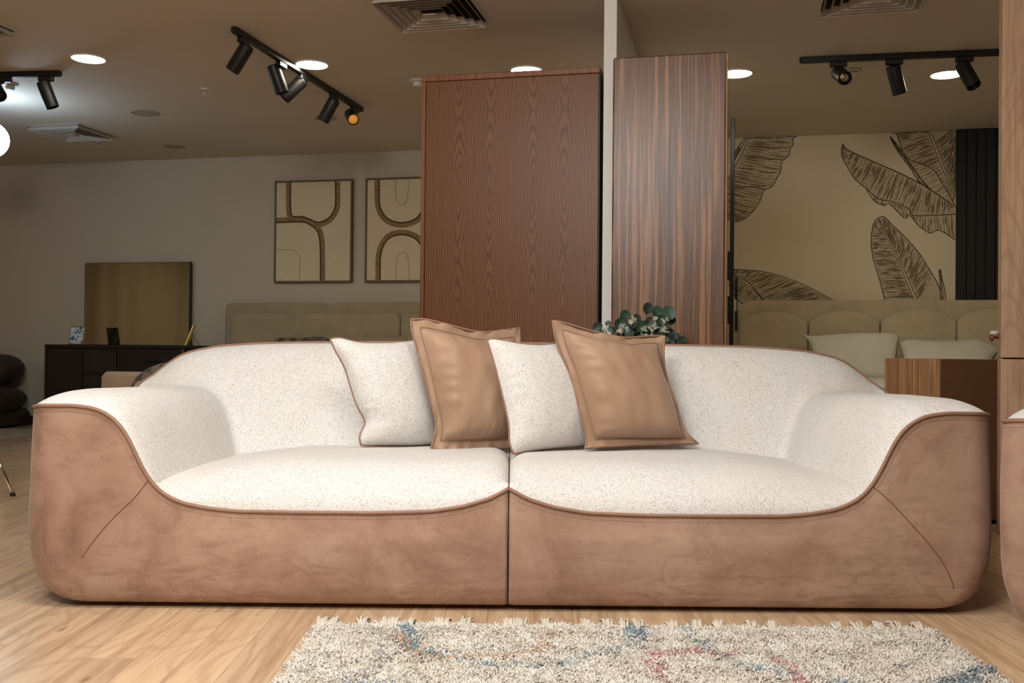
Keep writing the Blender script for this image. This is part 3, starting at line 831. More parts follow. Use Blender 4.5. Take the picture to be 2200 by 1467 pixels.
loops = np.concatenate([(quads[None] + basei).reshape(-1), (tris[None] + basei).reshape(-1)]).astype(np.int32)
starts = np.concatenate([np.arange(3 * N) * 4, 12 * N + np.arange(3 * N) * 3]).astype(np.int32)
me = bpy.data.meshes.new('pile'); me.vertices.add(7 * N); me.loops.add(len(loops)); me.polygons.add(6 * N)
me.vertices.foreach_set('co', WW.astype(np.float32).ravel()); me.loops.foreach_set('vertex_index', loops)
me.polygons.foreach_set('loop_start', starts)
me.update(calc_edges=True); me.validate()
me.polygons.foreach_set('use_smooth', np.ones(len(me.polygons), dtype=bool))
atr = me.color_attributes.new('pile_colour', 'FLOAT_COLOR', 'POINT')
cc = np.ones((N, 7, 4), np.float32); cc[:, :, :3] = colr[:, None, :]; cc[:, :3, :3] *= 1.0
atr.data.foreach_set('color', cc.ravel())
me.materials.append(M['pile'])
po = bpy.data.objects.new('pile', me); COL.objects.link(po); po.parent = rug; po['kind'] = 'stuff'
# knotted tassels on the far edge
rt = random.Random(3)
for px in (690, 713, 778, 832, 845, 880, 945, 955, 1000, 1090, 1105, 1120, 1170, 1262, 1305, 1340, 1372, 1445, 1495, 1540, 1610, 1655, 1790, 1835, 1880, 1915, 1960):
    x = floor_pt(px, 1336)[0]; Vt, Ft = [], []
    L = rt.uniform(0.028, 0.042)
    for k in range(16):
        sx = rt.uniform(-0.014, 0.014); ex = sx * 1.05 + rt.uniform(-0.006, 0.006)
        pts = [(x + sx * 0.6, RY1 - 0.02, 0.016 + rt.uniform(0, 0.006)), (x + sx, RY1 + L * 0.4, 0.026 + rt.uniform(0, 0.012)), (x + ex, RY1 + L * rt.uniform(0.5, 1.1), 0.018 + rt.uniform(0, 0.016))]
        g = tube([Vector(cw(*p)) for p in smoothpath(pts, 4)], 0.0032, 4)
        nn = len(Vt); Vt += g[0]; Ft += [tuple(i + nn for i in f) for f in g[1]]
    build('tassel', (Vt, Ft), M['tassel'], rug, True)

# ------------------------------------------------------------------ tall wooden units behind the sofa
wl = on_y(904, 400, Y1)
wr_ = on_y(1288, 400, Y1)
wd = thing('wardrobe', 'tall walnut wardrobe with flame-grained panel left of the white partition', 'wardrobe', ((wl.x + wr_.x) / 2, Y1 + 0.3, 0))
x0, x1 = wl.x, wr_.x
build('top_rail', box(x0, x1, Y1, Y1 + 0.6, Z_W1 - 0.03, Z_W1, 0.003), M['walnut_edge'], wd)
build('stile_and_gap_shade', box(x0, x0 + 0.022, Y1, Y1 + 0.6, 0.0, Z_W1 - 0.03, 0.002), M['walnut_edge'], wd)
build('stile_and_gap_shade', box(x1 - 0.008, x1, Y1 + 0.004, Y1 + 0.6, 0.0, Z_W1 - 0.03, 0.002), M['black'], wd)  # black strip painting the dark gap beside the partition
build('veneer_panel', box(x0 + 0.0235, x1 - 0.0085, Y1 + 0.006, Y1 + 0.58, 0.0, Z_W1 - 0.0315, 0.0015), M['walnut'], wd)

zc = on_z(1561, 110, 2.22); Y2 = zc.y; zl = on_y(1315, 400, Y2)
zb = thing('zebrano_cabinet', 'tall glossy striped zebrano cabinet right of the white partition', 'cabinet', ((zl.x + zc.x) / 2, Y2 + 0.13, 0))
build('carcass', box(zl.x, zc.x, Y2, Y2 + 0.26, 0, 2.22, 0.008), M['zebra'], zb)
build('lit_side', box(zc.x - 0.001, zc.x + 0.006, Y2 + 0.008, Y2 + 0.255, 0, 2.212, 0.002), M['zebra_lit'], zb)  # side face in paler wood, the downlight glow painted into it

# black slotted rack just right of it
rk = thing('display_rack', 'thin black metal rack with staggered plates beside the zebrano cabinet', 'rack', (0, 0, 0))
yr = 7.4
def rx(px, py=500): return on_y(px, py, yr)
p0, p1 = rx(1570, 254), rx(1579, 254)
build('post', box(p0.x, p1.x, yr, yr + 0.05, 0, p0.z, 0.003), M['black'], rk)
for (a, b, t_, u_) in ((1563, 1570.5, 540, 602), (1563, 1570.5, 636, 695), (1578.5, 1585, 596, 643), (1582.6, 1585, 643, 668), (1578.5, 1585, 668, 712)):
    q0, q1, q2 = rx(a, t_), rx(b, t_), rx(a, u_)
    build('plate', box(q0.x, q1.x, yr - 0.012, yr + 0.03, q2.z, q0.z, 0.002), M['black'], rk)

# oak display slab at the right edge
YO = cam_to_world(2.15, 4.40).y
o0 = on_y(2152, 500, YO)
zs_ = on_y(2170, 770, YO).z
os_ = thing('oak_panel', 'tall pale oak display panel at the right edge of the frame', 'panel', (o0.x + 0.4, YO + 0.03, 0))
build('lower_board', box(o0.x, o0.x + 0.8, YO, YO + 0.064, 0, zs_ - 0.003, 0.003), M['oak'], os_)
build('upper_board', box(o0.x, o0.x + 0.8, YO, YO + 0.064, zs_ + 0.003, 2.50, 0.003), M['oak'], os_)
build('backing', box(o0.x + 0.02, o0.x + 0.78, YO + 0.02, YO + 0.06, 0.01, 2.45), M['void'], os_)
k0 = on_y(2138, 725, YO + 0.05)
kn = lathe([(0.006, 0), (0.006, 0.02), (0.016, 0.022), (0.018, 0.03), (0.012, 0.036)], 16)
build('knob', xf(kn, Matrix.Translation((o0.x, YO + 0.045, k0.z)) @ Matrix.Rotation(-PI / 2, 4, 'Y')), M['walnut_edge'], os_, True)
kn = lathe([(0.014, 0), (0.018, 0.004), (0.018, 0.014), (0.013, 0.018)], 16)
build('knob_cap', xf(kn, Matrix.Translation((o0.x - 0.018, YO + 0.045, k0.z + 0.012))), M['plastic'], os_, True)

# cube side table: zebrano on one side, brown lacquer on the other
cc_ = at_d(2018, 772, 4.58); zt = cc_.z
ca = TH + math.radians(12)
ct_ = thing('side_table', 'zebrano and brown lacquer cube side table behind the right sofa arm', 'table', (cc_.x, cc_.y, 0), ca)
CS = 0.44
build('body', box(0.012, CS - 0.012, 0.012, CS - 0.012, 0.02, zt - 0.004), M['brown'], ct_, local=True)
build('lacquer_side', box(0.006, CS, 0.0, 0.012, 0.02, zt, 0.002), M['brown'], ct_, local=True)
for k in range(3):
    a = 0.004 + k * (CS - 0.004) / 3
    build('zebrano_side', box(0.0, 0.012, a, a + (CS - 0.004) / 3 - 0.001, 0.02, zt, 0.0015), M['zebra_lit'], ct_, local=True)
build('top', box(0.012, CS, 0.012, CS, zt - 0.004, zt, 0.001), M['brown'], ct_, local=True)
build('plinth', box(0.03, CS - 0.03, 0.03, CS - 0.03, 0, 0.02), M['void'], ct_, local=True)

# ------------------------------------------------------------------ eucalyptus bouquet behind the sofa
pv = at_d(1372, 900, 4.40)
vs = thing('floor_vase', 'dark floor vase behind the sofa holding the eucalyptus', 'vase', (pv.x, pv.y, 0))
build('vase_body', lathe([(0.07, 0), (0.10, 0.02), (0.125, 0.2), (0.11, 0.42), (0.075, 0.56), (0.085, 0.62), (0.075, 0.62), (0.065, 0.56), (0.05, 0.5)], 28, (pv.x, pv.y, 0)), M['pot'], vs, True)
pl = thing('eucalyptus_bouquet', 'green eucalyptus stems with small white blossoms above the sofa back', 'plant', (pv.x, pv.y, 0.6))
rp = random.Random(11)
def zp(zx, zy, d): return at_d(1260 + zx / 9.167, 620 + zy / 9.167, d)
def leafmesh(c, r, facing, roll, elong=1.12):
    n_ = 14; nn = facing.normalized(); up = Vector((0, 0, 1)); sx = nn.cross(up).normalized(); sy = sx.cross(nn)
    V, F = [], []
    for rr, dz in ((1.0, 0.12), (0.55, 0.03)):
        for k in range(n_):
            a = 2 * PI * k / n_; x, y = math.cos(a), math.sin(a) * elong
            if y < -0.6: x *= 0.8
            xr, yr_ = x * math.cos(roll) - y * math.sin(roll), x * math.sin(roll) + y * math.cos(roll)
            V.append(tuple(c + (sx * xr + sy * yr_) * r * rr + nn * r * (dz + 0.14 * abs(x) * rr)))
    V.append(tuple(c)); V.append(tuple(c - nn * 0.0012))
    for k in range(n_):
        j = (k + 1) % n_; F += [(k, j, n_ + j, n_ + k), (n_ + k, n_ + j, 2 * n_)]
    return V[:-1], F
LV = [(1200, 390, 90, .2), (1400, 450, 92, -.2), (1620, 480, 112, -.5), (1650, 620, 88, -1.2), (1450, 610, 80, .6), (750, 540, 96, .1), (1000, 580, 68, -.9), (690, 700, 112, .3), (880, 690, 82, -.4), (620, 680, 66, .9), (1090, 740, 92, .5), (1080, 860, 150, 1.0), (220, 755, 82, .9), (480, 800, 55, -.7), (430, 690, 52, -.6), (560, 810, 48, -.5), (850, 890, 84, .1), (1640, 900, 92, .4), (1720, 960, 60, -.9), (1560, 1010, 56, .2), (1800, 940, 56, -1.2), (1330, 880, 90, .1), (1450, 880, 74, .8), (1240, 640, 66, .2), (1880, 1045, 92, 1.4), (330, 880, 66, .4), (950, 800, 76, -.3), (1180, 700, 60, .8), (760, 800, 70, .2), (1550, 720, 60, .3), (1350, 740, 60, -.4), (1480, 960, 70, .5), (1120, 980, 90, .2), (900, 1000, 90, .7), (1300, 1000, 90, -.3), (640, 960, 70, .4), (1650, 1050, 80, .1)]
LV += [(rp.uniform(620, 1680), rp.uniform(640, 1060), rp.uniform(55, 90), rp.uniform(-1, 1)) for _ in range(22)]
neck = Vector((pv.x, pv.y, 0.60))
tips = []
for k, (a, b, r, ro) in enumerate(LV):
    c = zp(a, b, 4.40 + (rp.uniform(-0.09, 0.03) if k < 37 else rp.uniform(0.03, 0.10))); R = r / 9.167 / F_PX * 4.4 * 1.18
    f = -FWD + Vector((rp.uniform(-.4, .4), rp.uniform(-.2, .2), rp.uniform(-.2, .5)))
    build('leaf', leafmesh(c, R, f, ro), M['leaf'] if (k % 3 and k < 37) else M['leaf2'], pl, True)
    tips.append(c)
for k in range(0, len(tips), 2):
    m = neck.lerp(tips[k], 0.55) + Vector((rp.uniform(-.02, .02), rp.uniform(-.02, .02), 0.02))
    build('stem', tube(smoothpath([neck + Vector((rp.uniform(-.03, .03), rp.uniform(-.03, .03), -0.05)), m, tips[k] + Vector((0, 0.004, -0.004))], 10), 0.0022, 5), M['stem'], pl, True)
for (a, b, m) in ((900, 640, 16), (370, 780, 13), (660, 830, 14), (1150, 790, 9), (1300, 760, 12), (1530, 800, 14), (1370, 600, 6), (720, 720, 5), (1560, 630, 6), (1170, 915, 5), (780, 810, 5)):
    Vb, Fb = [], []
    c = zp(a, b, 4.29)
    for k in range(m):
        q = c + (RGT * rp.gauss(0, 0.008) + Vector((0, 0, rp.gauss(0, 0.008))) + FWD * rp.uniform(-.01, .01)); s = rp.uniform(0.0016, 0.0032)
        for pz in range(4):
            an = 2 * PI * pz / 4 + rp.random(); e = q + (RGT * math.cos(an) + Vector((0, 0, math.sin(an)))) * s * 1.5
            g = lathe([(0.0004, -s * .7), (s, -s * .2), (s, s * .3), (0.0004, s * .7)], 5, tuple(e)); nn = len(Vb); Vb += g[0]; Fb += [tuple(i + nn for i in f) for f in g[1]]
    build('blossom_sprig', (Vb, Fb), M['flower'], pl, True)

# ------------------------------------------------------------------ ceiling fixtures
def ceil_pt(px, py, dz=0.0): return on_z(px, py, CEIL - dz)
DL = [(190, 125, 'recessed round downlight nearest the left edge, above the left track'), (670, 138, 'recessed round downlight right behind the middle track light rail'),
      (1131, 150, 'recessed round downlight half hidden by the walnut wardrobe top'), (1582, 157, 'recessed round downlight beside the top of the zebrano cabinet'), (2035, 159, 'recessed round downlight behind the right track spotlights')]
dl0 = None
for px, py, lab in DL:
    p = ceil_pt(px, py)
    if dl0 is None:
        dl0 = thing('downlight', lab, 'ceiling light', (p.x, p.y, CEIL), 0, 'recessed downlights that are on')
        build('trim_ring', lathe([(0.098, -0.0005), (0.112, -0.0005), (0.110, -0.006), (0.102, -0.009), (0.098, -0.006)], 40, cap=False), M['plastic'], dl0, True, local=True)
        build('diffuser', lathe([(0.001, -0.0045), (0.06, -0.0045), (0.0985, -0.004), (0.0985, -0.002), (0.001, -0.002)], 40), M['light_on'], dl0, False, local=True)
    else:
        c = copy_tree(dl0); c.location = (p.x, p.y, CEIL); c['label'] = lab
for px, py, r, lab in ((311, 242, 0.105, 'flat round ceiling speaker left of the middle track'), (375, 314, 0.10, 'flat round ceiling speaker nearest the back wall'), (700, 253, 0.085, 'flat round ceiling speaker behind the fourth track spotlight')):
    p = ceil_pt(px, py)
    s_ = thing('ceiling_speaker', lab, 'speaker', (p.x, p.y, CEIL), 0, 'flat round ceiling speakers')
    build('grille', lathe([(0.001, -0.004), (r * 0.93, -0.004), (r * 0.93, -0.001), (0.001, -0.001)], 32), M['disc'], s_, False, local=True)
    build('rim', lathe([(r * 0.93, -0.0005), (r, -0.0005), (r * 0.99, -0.005), (r * 0.94, -0.006)], 32, cap=False), M['disc'], s_, True, local=True)
# sprinklers, detectors
for px, py, lab in ((441, 190, 'small fire sprinkler hanging left of the middle track'), (213, 303, 'small fire sprinkler near the left air vent')):
    p = ceil_pt(px, py)
    s_ = thing('sprinkler', lab, 'sprinkler', (p.x, p.y, CEIL), 0, 'fire sprinklers')
    build('escutcheon', lathe([(0.004, -0.012), (0.02, -0.010), (0.033, -0.001), (0.01, -0.001)], 20), M['plastic'], s_, True, local=True)
    build('frame', lathe([(0.006, -0.045), (0.012, -0.035), (0.006, -0.02), (0.010, -0.012)], 12), M['chrome'], s_, True, local=True)
    build('deflector', lathe([(0.002, -0.052), (0.016, -0.052), (0.016, -0.049), (0.002, -0.048)], 16), M['plastic'], s_, False, local=True)
for px, py, lab in ((22, 180, 'white smoke detector under the left track'), (1832, 150, 'smoke detector behind the first right track spotlight'), (897, 172, 'white smoke detector peeking out beside the wardrobe top')):
    p = ceil_pt(px, py)
    s_ = thing('smoke_detector', lab, 'detector', (p.x, p.y, CEIL), 0, 'smoke detectors')
    build('base_plate', lathe([(0.03, -0.012), (0.052, -0.010), (0.054, -0.001), (0.02, -0.001)], 24), M['plastic'], s_, True, local=True)
    build('sensor_head', lathe([(0.01, -0.042), (0.026, -0.040), (0.032, -0.026), (0.026, -0.012), (0.01, -0.012)], 24), M['plastic'], s_, True, local=True)

def diffuser(name, lab, cx, cy, S):
    v = thing(name, lab, 'air vent', (cx, cy, CEIL), 0, 'square ceiling air vents')
    def ring(s0, z0, s1, z1):
        V = [(-s0, -s0, z0), (s0, -s0, z0), (s0, s0, z0), (-s0, s0, z0), (-s1, -s1, z1), (s1, -s1, z1), (s1, s1, z1), (-s1, s1, z1)]
        t_ = 0.0022
        V += [(x * (1 - t_ / s0), y * (1 - t_ / s0), z + t_) for x, y, z in V[:4]] + [(x * (1 - t_ / s1), y * (1 - t_ / s1), z + t_) for x, y, z in V[4:8]]
        F = []
        for k in range(4):
            j = (k + 1) % 4; F += [(k, k + 4, j + 4, j), (8 + k, 8 + j, 12 + j, 12 + k), (k, j, 8 + j, 8 + k), (4 + k, 12 + k, 12 + j, 4 + j)]
        return V, F
    build('duct_shade', ([(-S * .9, -S * .9, -0.002), (S * .9, -S * .9, -0.002), (S * .9, S * .9, -0.002), (-S * .9, S * .9, -0.002)], [(0, 1, 2, 3)]), M['void'], v, local=True)  # flat black sheet painting the darkness between the louvres
    build('flange', ring(S, -0.002, S * 0.91, -0.010), M['vent'], v, local=True)
    for k in range(5):
        s0 = S * (0.905 - 0.148 * k)
        build('louvre', ring(s0, -0.040 + 0.001 * k, s0 - S * 0.07, -0.006), M['vent'], v, local=True)
    s0 = S * 0.13
    build('centre_plate', box(-s0, s0, -s0, s0, -0.044, -0.038, 0.002), M['vent'], v, local=True)
    return v
e0, e1 = ceil_pt(853, 55), ceil_pt(1062, 51)
S = (e1.x - e0.x) / 2
diffuser('ceiling_vent', 'large square ceiling vent at the top centre of the frame', (e0.x + e1.x) / 2, (e0.y + e1.y) / 2 - S, S)
f0, f1 = ceil_pt(1746, 27), ceil_pt(1990, 10)
diffuser('ceiling_vent', 'square ceiling vent cut by the top edge above the right track', (f0.x + f1.x) / 2, f1.y - S * 0.98, S)
g0, g1 = ceil_pt(110, 291), ceil_pt(252, 291)
diffuser('ceiling_vent', 'square ceiling vent far back near the glaring lamp', (g0.x + g1.x) / 2 + 0.02, g1.y - S * 0.9, S * 0.98)
h1 = ceil_pt(47, 67)
diffuser('ceiling_vent', 'square ceiling vent cut by the top left corner', h1.x - S, h1.y - S, S)

# track rails and their spotlights
def rail(lab, a, b):
    za = CEIL - 0.018
    A, B = on_z(a[0], a[1], za), on_z(b[0], b[1], za)
    d = (B - A); L = d.length; ang = math.atan2(d.y, d.x)
    r = thing('track_rail', lab, 'track rail', (A.x, A.y, CEIL - 0.036), ang, 'black ceiling track rails')
    build('rail', box(0, L, -0.018, 0.018, 0.0, 0.0355, 0.003), M['black'], r, local=True)
    build('end_cap', box(-0.012, 0.004, -0.016, 0.016, 0.002, 0.034, 0.005), M['black'], r, local=True)
    build('end_cap', box(L - 0.004, L + 0.012, -0.016, 0.016, 0.002, 0.034, 0.005), M['black'], r, local=True)
    return A, B, ang
R_ = {}
R_['m'] = rail('black ceiling track rail running towards the back wall, with five spotlights', (503, 64), (776, 236))
R_['r'] = rail('black ceiling track rail in the right room in front of the leaf mural', (1722, 130), (2260, 108))
R_['l'] = rail('black ceiling track rail cut by the left edge of the frame', (-190, 166), (128, 158))
def spot(lab, rl, apx, back, front, dd, lens, length=0.175, rad=0.042, group='track spotlights'):
    A, B, ang = R_[rl]
    # adapter sits on the rail line at the point nearest the wanted pixel
    best = min((A.lerp(B, k / 400.0) for k in range(401)), key=lambda p: abs((p - CAM_P).dot(RGT) / (p - CAM_P).dot(FWD) - (apx - 1100) / F_PX))
    d0 = (best - CAM_P).dot(FWD)
    P0, P1 = at_d(back[0], back[1], d0), at_d(front[0], front[1], d0 + dd)
    ax = (P1 - P0).normalized(); P1 = P0 + ax * length
    s_ = thing('track_spotlight', lab, 'spotlight', (best.x, best.y, CEIL - 0.036), 0, group)
    zt_ = CEIL - 0.036
    g = box(-0.05, 0.05, -0.017, 0.017, zt_ - 0.032, zt_ - 0.0005, 0.004)
    build('adapter', xf(g, Matrix.Translation((best.x, best.y, 0)) @ Matrix.Rotation(ang, 4, 'Z')), M['black'], s_)
    j = P0 + ax * 0.035
    build('stem', tube([(best.x, best.y, zt_ - 0.03), (best.x * .5 + j.x * .5, best.y * .5 + j.y * .5, (zt_ - 0.03) * .6 + j.z * .4), tuple(j)], 0.009, 8), M['black'], s_, True)
    prof = [(rad * .9, 0), (rad, 0.006), (rad, length - 0.004), (rad * .97, length), (rad * .88, length), (rad * .84, length - 0.02)]
    hd = build('lamp_head', xf(lathe(prof, 28), aim(P0, P1)), M['black'], s_, False)
    md = hd.modifiers.new('round', 'EDGE_SPLIT'); md.split_angle = 0.6
    for p in hd.data.polygons: p.use_smooth = True
    build('lens', xf(lathe([(0.004, length - 0.012), (rad * .5, length - 0.016), (rad * .82, length - 0.018), (rad * .82, length - 0.03), (0.004, length - 0.03)], 24), aim(P0, P1)), lens, hd, True)
    return s_
dimlens = M['smoke']
spot('black track spotlight nearest the camera on the middle rail', 'm', 517, (533, 97), (503, 145), 0.03, dimlens)
spot('second black track spotlight on the middle rail, hanging almost straight down', 'm', 598, (586, 141), (604, 192), 0.02, dimlens)
spot('third black track spotlight on the middle rail, below the lit downlight', 'm', 645, (651, 172), (614, 207), -0.02, dimlens)
spot('fourth black track spotlight on the middle rail', 'm', 712, (719, 213), (697, 254), 0.02, dimlens)
spot('farthest black track spotlight on the middle rail, amber lens turned to the camera', 'm', 757, (752, 245), (760, 258), -0.16, M['amber'])
spot('black spotlight at the left end of the right rail, lens facing the camera', 'r', 1797, (1800, 156), (1814, 167), -0.14, M['chrome'])
spot('black spotlight in the middle of the right rail, pointing down', 'r', 1918, (1918, 141), (1932, 197), 0.04, dimlens)
spot('black spotlight on the right rail in front of the lit downlight', 'r', 2068, (2066, 138), (2090, 180), -0.07, dimlens)
spot('black track spotlight at the end of the left rail', 'l', 92, (92, 176), (112, 228), 0.02, dimlens)
spot('black track spotlight cut by the left edge on the left rail', 'l', 2, (-14, 182), (0, 206), -0.10, dimlens)

# glaring light at the left edge; its hanging globe and fittings are made up
lg = at_d(-22, 300, 7.2)
sl = thing('glare_lamp', 'glaring white lamp at the left edge, in a made-up hanging globe shape', 'lamp', (lg.x, lg.y, lg.z - 0.13))
build('globe', lathe([(0.004, -0.13)] + [(0.13 * math.cos(a), 0.13 * math.sin(a)) for a in np.linspace(-1.45, 1.45, 13)] + [(0.004, 0.13)], 28, tuple(lg)), M['globe'], sl, True)
build('added_rod', tube([(lg.x, lg.y, lg.z + 0.125), (lg.x, lg.y, CEIL - 0.02)], 0.008, 10), M['black'], sl, True)
build('added_rose', lathe([(0.02, -0.03), (0.045, -0.02), (0.05, -0.001), (0.01, -0.001)], 20, (lg.x, lg.y, CEIL)), M['black'], sl, True)

# ------------------------------------------------------------------ left show room: bed, art, dresser
def wp(px, py, y=YW): return on_y(px, py, y)
def rect_px(x0_, y0_, x1_, y1_, yy):
    a, b = wp(x0_, y0_, yy), wp(x1_, y1_, yy); return a.x, b.x, b.z, a.z
def zq(zx, zy): return (440 + zx / 3.668, 360 + zy / 3.668)
def art(lab, xl, xr, zb_, zt_, cords, faint):
    a = thing('framed_art', lab, 'wall art', ((xl + xr) / 2, YW - 0.02, zb_), 0, 'fringe artworks on the back wall')
    yd = YW - 0.045; fw = 0.018
    build('frame_rail', box(xl, xr, yd, YW - 0.001, zt_ - fw, zt_, 0.002), M['frame'], a)
    build('frame_rail', box(xl, xr, yd, YW - 0.001, zb_, zb_ + fw, 0.002), M['frame'], a)
    build('frame_rail', box(xl, xl + fw, yd, YW - 0.001, zb_ + fw, zt_ - fw, 0.002), M['frame'], a)
    build('frame_rail', box(xr - fw, xr, yd, YW - 0.001, zb_ + fw, zt_ - fw, 0.002), M['frame'], a)
    build('canvas', box(xl + fw, xr - fw, yd + 0.008, YW - 0.002, zb_ + fw, zt_ - fw), M['canvas'], a)
    yc = yd + 0.006; rr_ = random.Random(len(cords) * 7 + int(xl * 100))
    for pts, s in cords:
        P = resample(smoothpath([wp(*zq(*p), yc) for p in pts], 60), 200)
        P = [Vector((min(max(p.x, xl + fw), xr - fw - 0.002), yc, min(max(p.z, zb_ + 0.01), zt_ - 0.012))) for p in P]
        cd = build('cord', tube(P, 0.007, 6), M['cord'], a, True)
        Vf, Ff = [], []
        for k in range(1, len(P) - 1):
            for rep in range(4):
                tdir = (P[k + 1] - P[k - 1]).normalized(); nd = Vector((tdir.z, 0, -tdir.x)) * s
                L = 0.043 * rr_.uniform(0.88, 1.06); w_ = 0.004
                p = P[k] + tdir * rr_.uniform(-0.004, 0.004); e = p + nd * L + tdir * rr_.uniform(-0.008, 0.008) + Vector((0, -0.004 * rr_.random(), 0))
                nn = len(Vf); Vf += [tuple(p - tdir * w_), tuple(p + tdir * w_), tuple(e + tdir * w_ * .6), tuple(e - tdir * w_ * .6)]
                Vf += [(v[0], v[1] + 0.002, v[2]) for v in Vf[nn:nn + 4]]
                Ff += [(nn, nn + 1, nn + 2, nn + 3), (nn + 7, nn + 6, nn + 5, nn + 4), (nn, nn + 3, nn + 7, nn + 4), (nn + 1, nn + 5, nn + 6, nn + 2), (nn + 3, nn + 2, nn + 6, nn + 7)]
        Vf = [(min(max(v[0], xl), xr), v[1], min(max(v[2], zb_ - 0.01), zt_ - 0.004)) for v in Vf]
        fr_ = build('fringe', (Vf, Ff), M['fringe'], cd); fr_['kind'] = 'stuff'
    for pts in faint:
        P = resample(smoothpath([wp(*zq(*p), yc + 0.001) for p in pts], 40), 60)
        P = [Vector((min(max(p.x, xl + fw), xr - fw), yc + 0.001, min(max(p.z, zb_ + fw), zt_ - fw))) for p in P]
        build('thin_cord', tube(P, 0.003, 5), M['cordfaint'], a, True)
a0, a1, b0_, b1_ = rect_px(590, 389, 755, 606.5, YW - 0.045)
art('framed cream canvas with brown fringe curves, left of the two and fully visible', a0, a1, b0_, b1_,
    [([(675, 115), (676, 330), (695, 385), (770, 388), (830, 410), (880, 430), (930, 425), (990, 385), (1025, 320), (1032, 250), (1030, 108)], 1),
     ([(560, 432), (760, 428), (820, 445), (880, 490), (905, 560), (912, 700), (912, 890)], -1)],
    [[(562, 625), (580, 645), (680, 650), (735, 675), (750, 740), (745, 885)]])
aw_ = a1 - a0
c0_ = wp(784, 500, YW - 0.045).x
art('framed cream canvas with two brown fringe arches, half hidden by the wardrobe', c0_, c0_ + aw_, b0_, b1_,
    [([(1374, 98), (1376, 280), (1410, 370), (1470, 418), (1553, 435), (1640, 415), (1695, 368), (1730, 280), (1732, 98)], 1),
     ([(1380, 885), (1384, 700), (1415, 600), (1470, 545), (1553, 528), (1640, 548), (1700, 605), (1728, 700), (1732, 885)], -1)],
    [[(1503, 95), (1505, 220), (1520, 270), (1552, 297), (1585, 270), (1600, 220), (1605, 95)], [(1506, 882), (1510, 740), (1530, 690), (1565, 672), (1598, 695), (1612, 882)]])

# bed with headboard
YH = YW - 0.16
hx0, hx1 = wp(479, 700, YH).x, wp(479, 700, YH).x + 2.1
hz = wp(600, 649, YH).z
bed = thing('bed', 'taupe velvet bed with panelled headboard below the fringe artworks', 'bed', ((hx0 + hx1) / 2, YH - 0.9, 0), 0, 'upholstered beds')
dipx = wp(704, 655, YH).x
def rounded_top(xa, xb, z0_, z1_, r, n_=8, dip=None):
    P = [(xa, z0_), (xb, z0_)]
    P += [(xb - r + r * math.cos(a), z1_ - r + r * math.sin(a)) for a in np.linspace(0, PI / 2, n_)]
    if dip is not None:
        for k in np.linspace(-1, 1, 13)[::-1]: P.append((dip + k * 0.14, z1_ - 0.026 * (1 - abs(k)) ** 1.5))
    P += [(xa + r + r * math.cos(a), z1_ - r + r * math.sin(a)) for a in np.linspace(PI / 2, PI, n_)]
    return P
build('headboard', padded(rounded_top(hx0, hx1, 0.12, hz, 0.07, dip=dipx), YW - 0.002, 0.14, 0.03, 0.0), M['khaki2'], bed, True)
pz = wp(600, 672, YH - 0.03).z
pA, pB, pC = wp(493, 700, YH - 0.03).x, wp(859, 700, YH - 0.03).x, hx1 - 0.03
build('headboard_cushion', padded(rounded_top(pA, pB - 0.004, 0.3, pz, 0.06), YH + 0.02, 0.05, 0.025, 0.015), M['khaki2'], bed, True)
build('headboard_cushion', padded(rounded_top(pB + 0.004, pC, 0.3, pz, 0.06), YH + 0.02, 0.05, 0.025, 0.015), M['khaki2'], bed, True)
build('bed_base', box(hx0 + 0.05, hx1 - 0.05, YH - 2.05, YH - 0.08, 0.03, 0.30, 0.03), M['khaki2'], bed)
build('mattress', box(hx0 + 0.08, hx1 - 0.08, YH - 2.02, YH - 0.08, 0.30, 0.52, 0.06), M['sheet'], bed)
for sx in (hx0 + 0.12, hx1 - 0.12):
    for sy in (YH - 1.95, YH - 0.2): build('leg', lathe([(0.02, 0), (0.03, 0.03)], 12, (sx, sy, 0)), M['black'], bed)
def flat_px(*p): return [tuple(q) for q in p]
dB = (wp(650, 730, YH - 0.22) - CAM_P).dot(FWD)
cushion('bed_pillow', 'dark checked pillow on the taupe bed, only its top showing', 'pillows on the taupe bed', dB, dB - 0.02, math.radians(22),
        flat_px((585, 736), (600, 726), (650, 727), (690, 723), (725, 735)), flat_px((725, 735), (722, 780), (728, 830)), flat_px((582, 830), (650, 832), (728, 830)), flat_px((585, 736), (588, 780), (582, 830)), 0.08, M['check'], None, seed=5, cat='pillow')
dB2 = (wp(830, 730, YH - 0.20) - CAM_P).dot(FWD)
cushion('bed_pillow', 'plain taupe pillow on the taupe bed, beside the wardrobe', 'pillows on the taupe bed', dB2, dB2 - 0.02, math.radians(20),
        flat_px((780, 721), (830, 723), (878, 718)), flat_px((878, 718), (868, 780), (880, 830)), flat_px((778, 830), (830, 832), (880, 830)), flat_px((780, 721), (786, 780), (778, 830)), 0.07, M['khaki2'], None, seed=6, cat='pillow')

# dresser with mirror and photo frames
YD = YW - 0.47
dx0, dx1 = wp(95, 800, YD).x, min(wp(449, 800, YD).x, hx0 - 0.02)
dz = wp(270, 741, YD).z
ds = thing('dresser', 'long espresso-brown dresser with glass compartment under the bronze mirror', 'dresser', ((dx0 + dx1) / 2, YW - 0.24, 0))
def dpx(px): return wp(px, 800, YD).x
build('carcass', box(dx0 + 0.01, dx1 - 0.01, YD + 0.02, YW - 0.022, 0.08, dz - 0.03), M['dresser'], ds)
build('top', box(dx0, dx1, YD - 0.005, YW - 0.02, dz - 0.03, dz, 0.004), M['dresser'], ds)
build('side_panel', box(dx0, dx0 + 0.02, YD, YW - 0.02, 0.0, dz - 0.031, 0.003), M['dresser'], ds)
build('side_panel', box(dx1 - 0.02, dx1, YD, YW - 0.02, 0.0, dz - 0.031, 0.003), M['dresser'], ds)
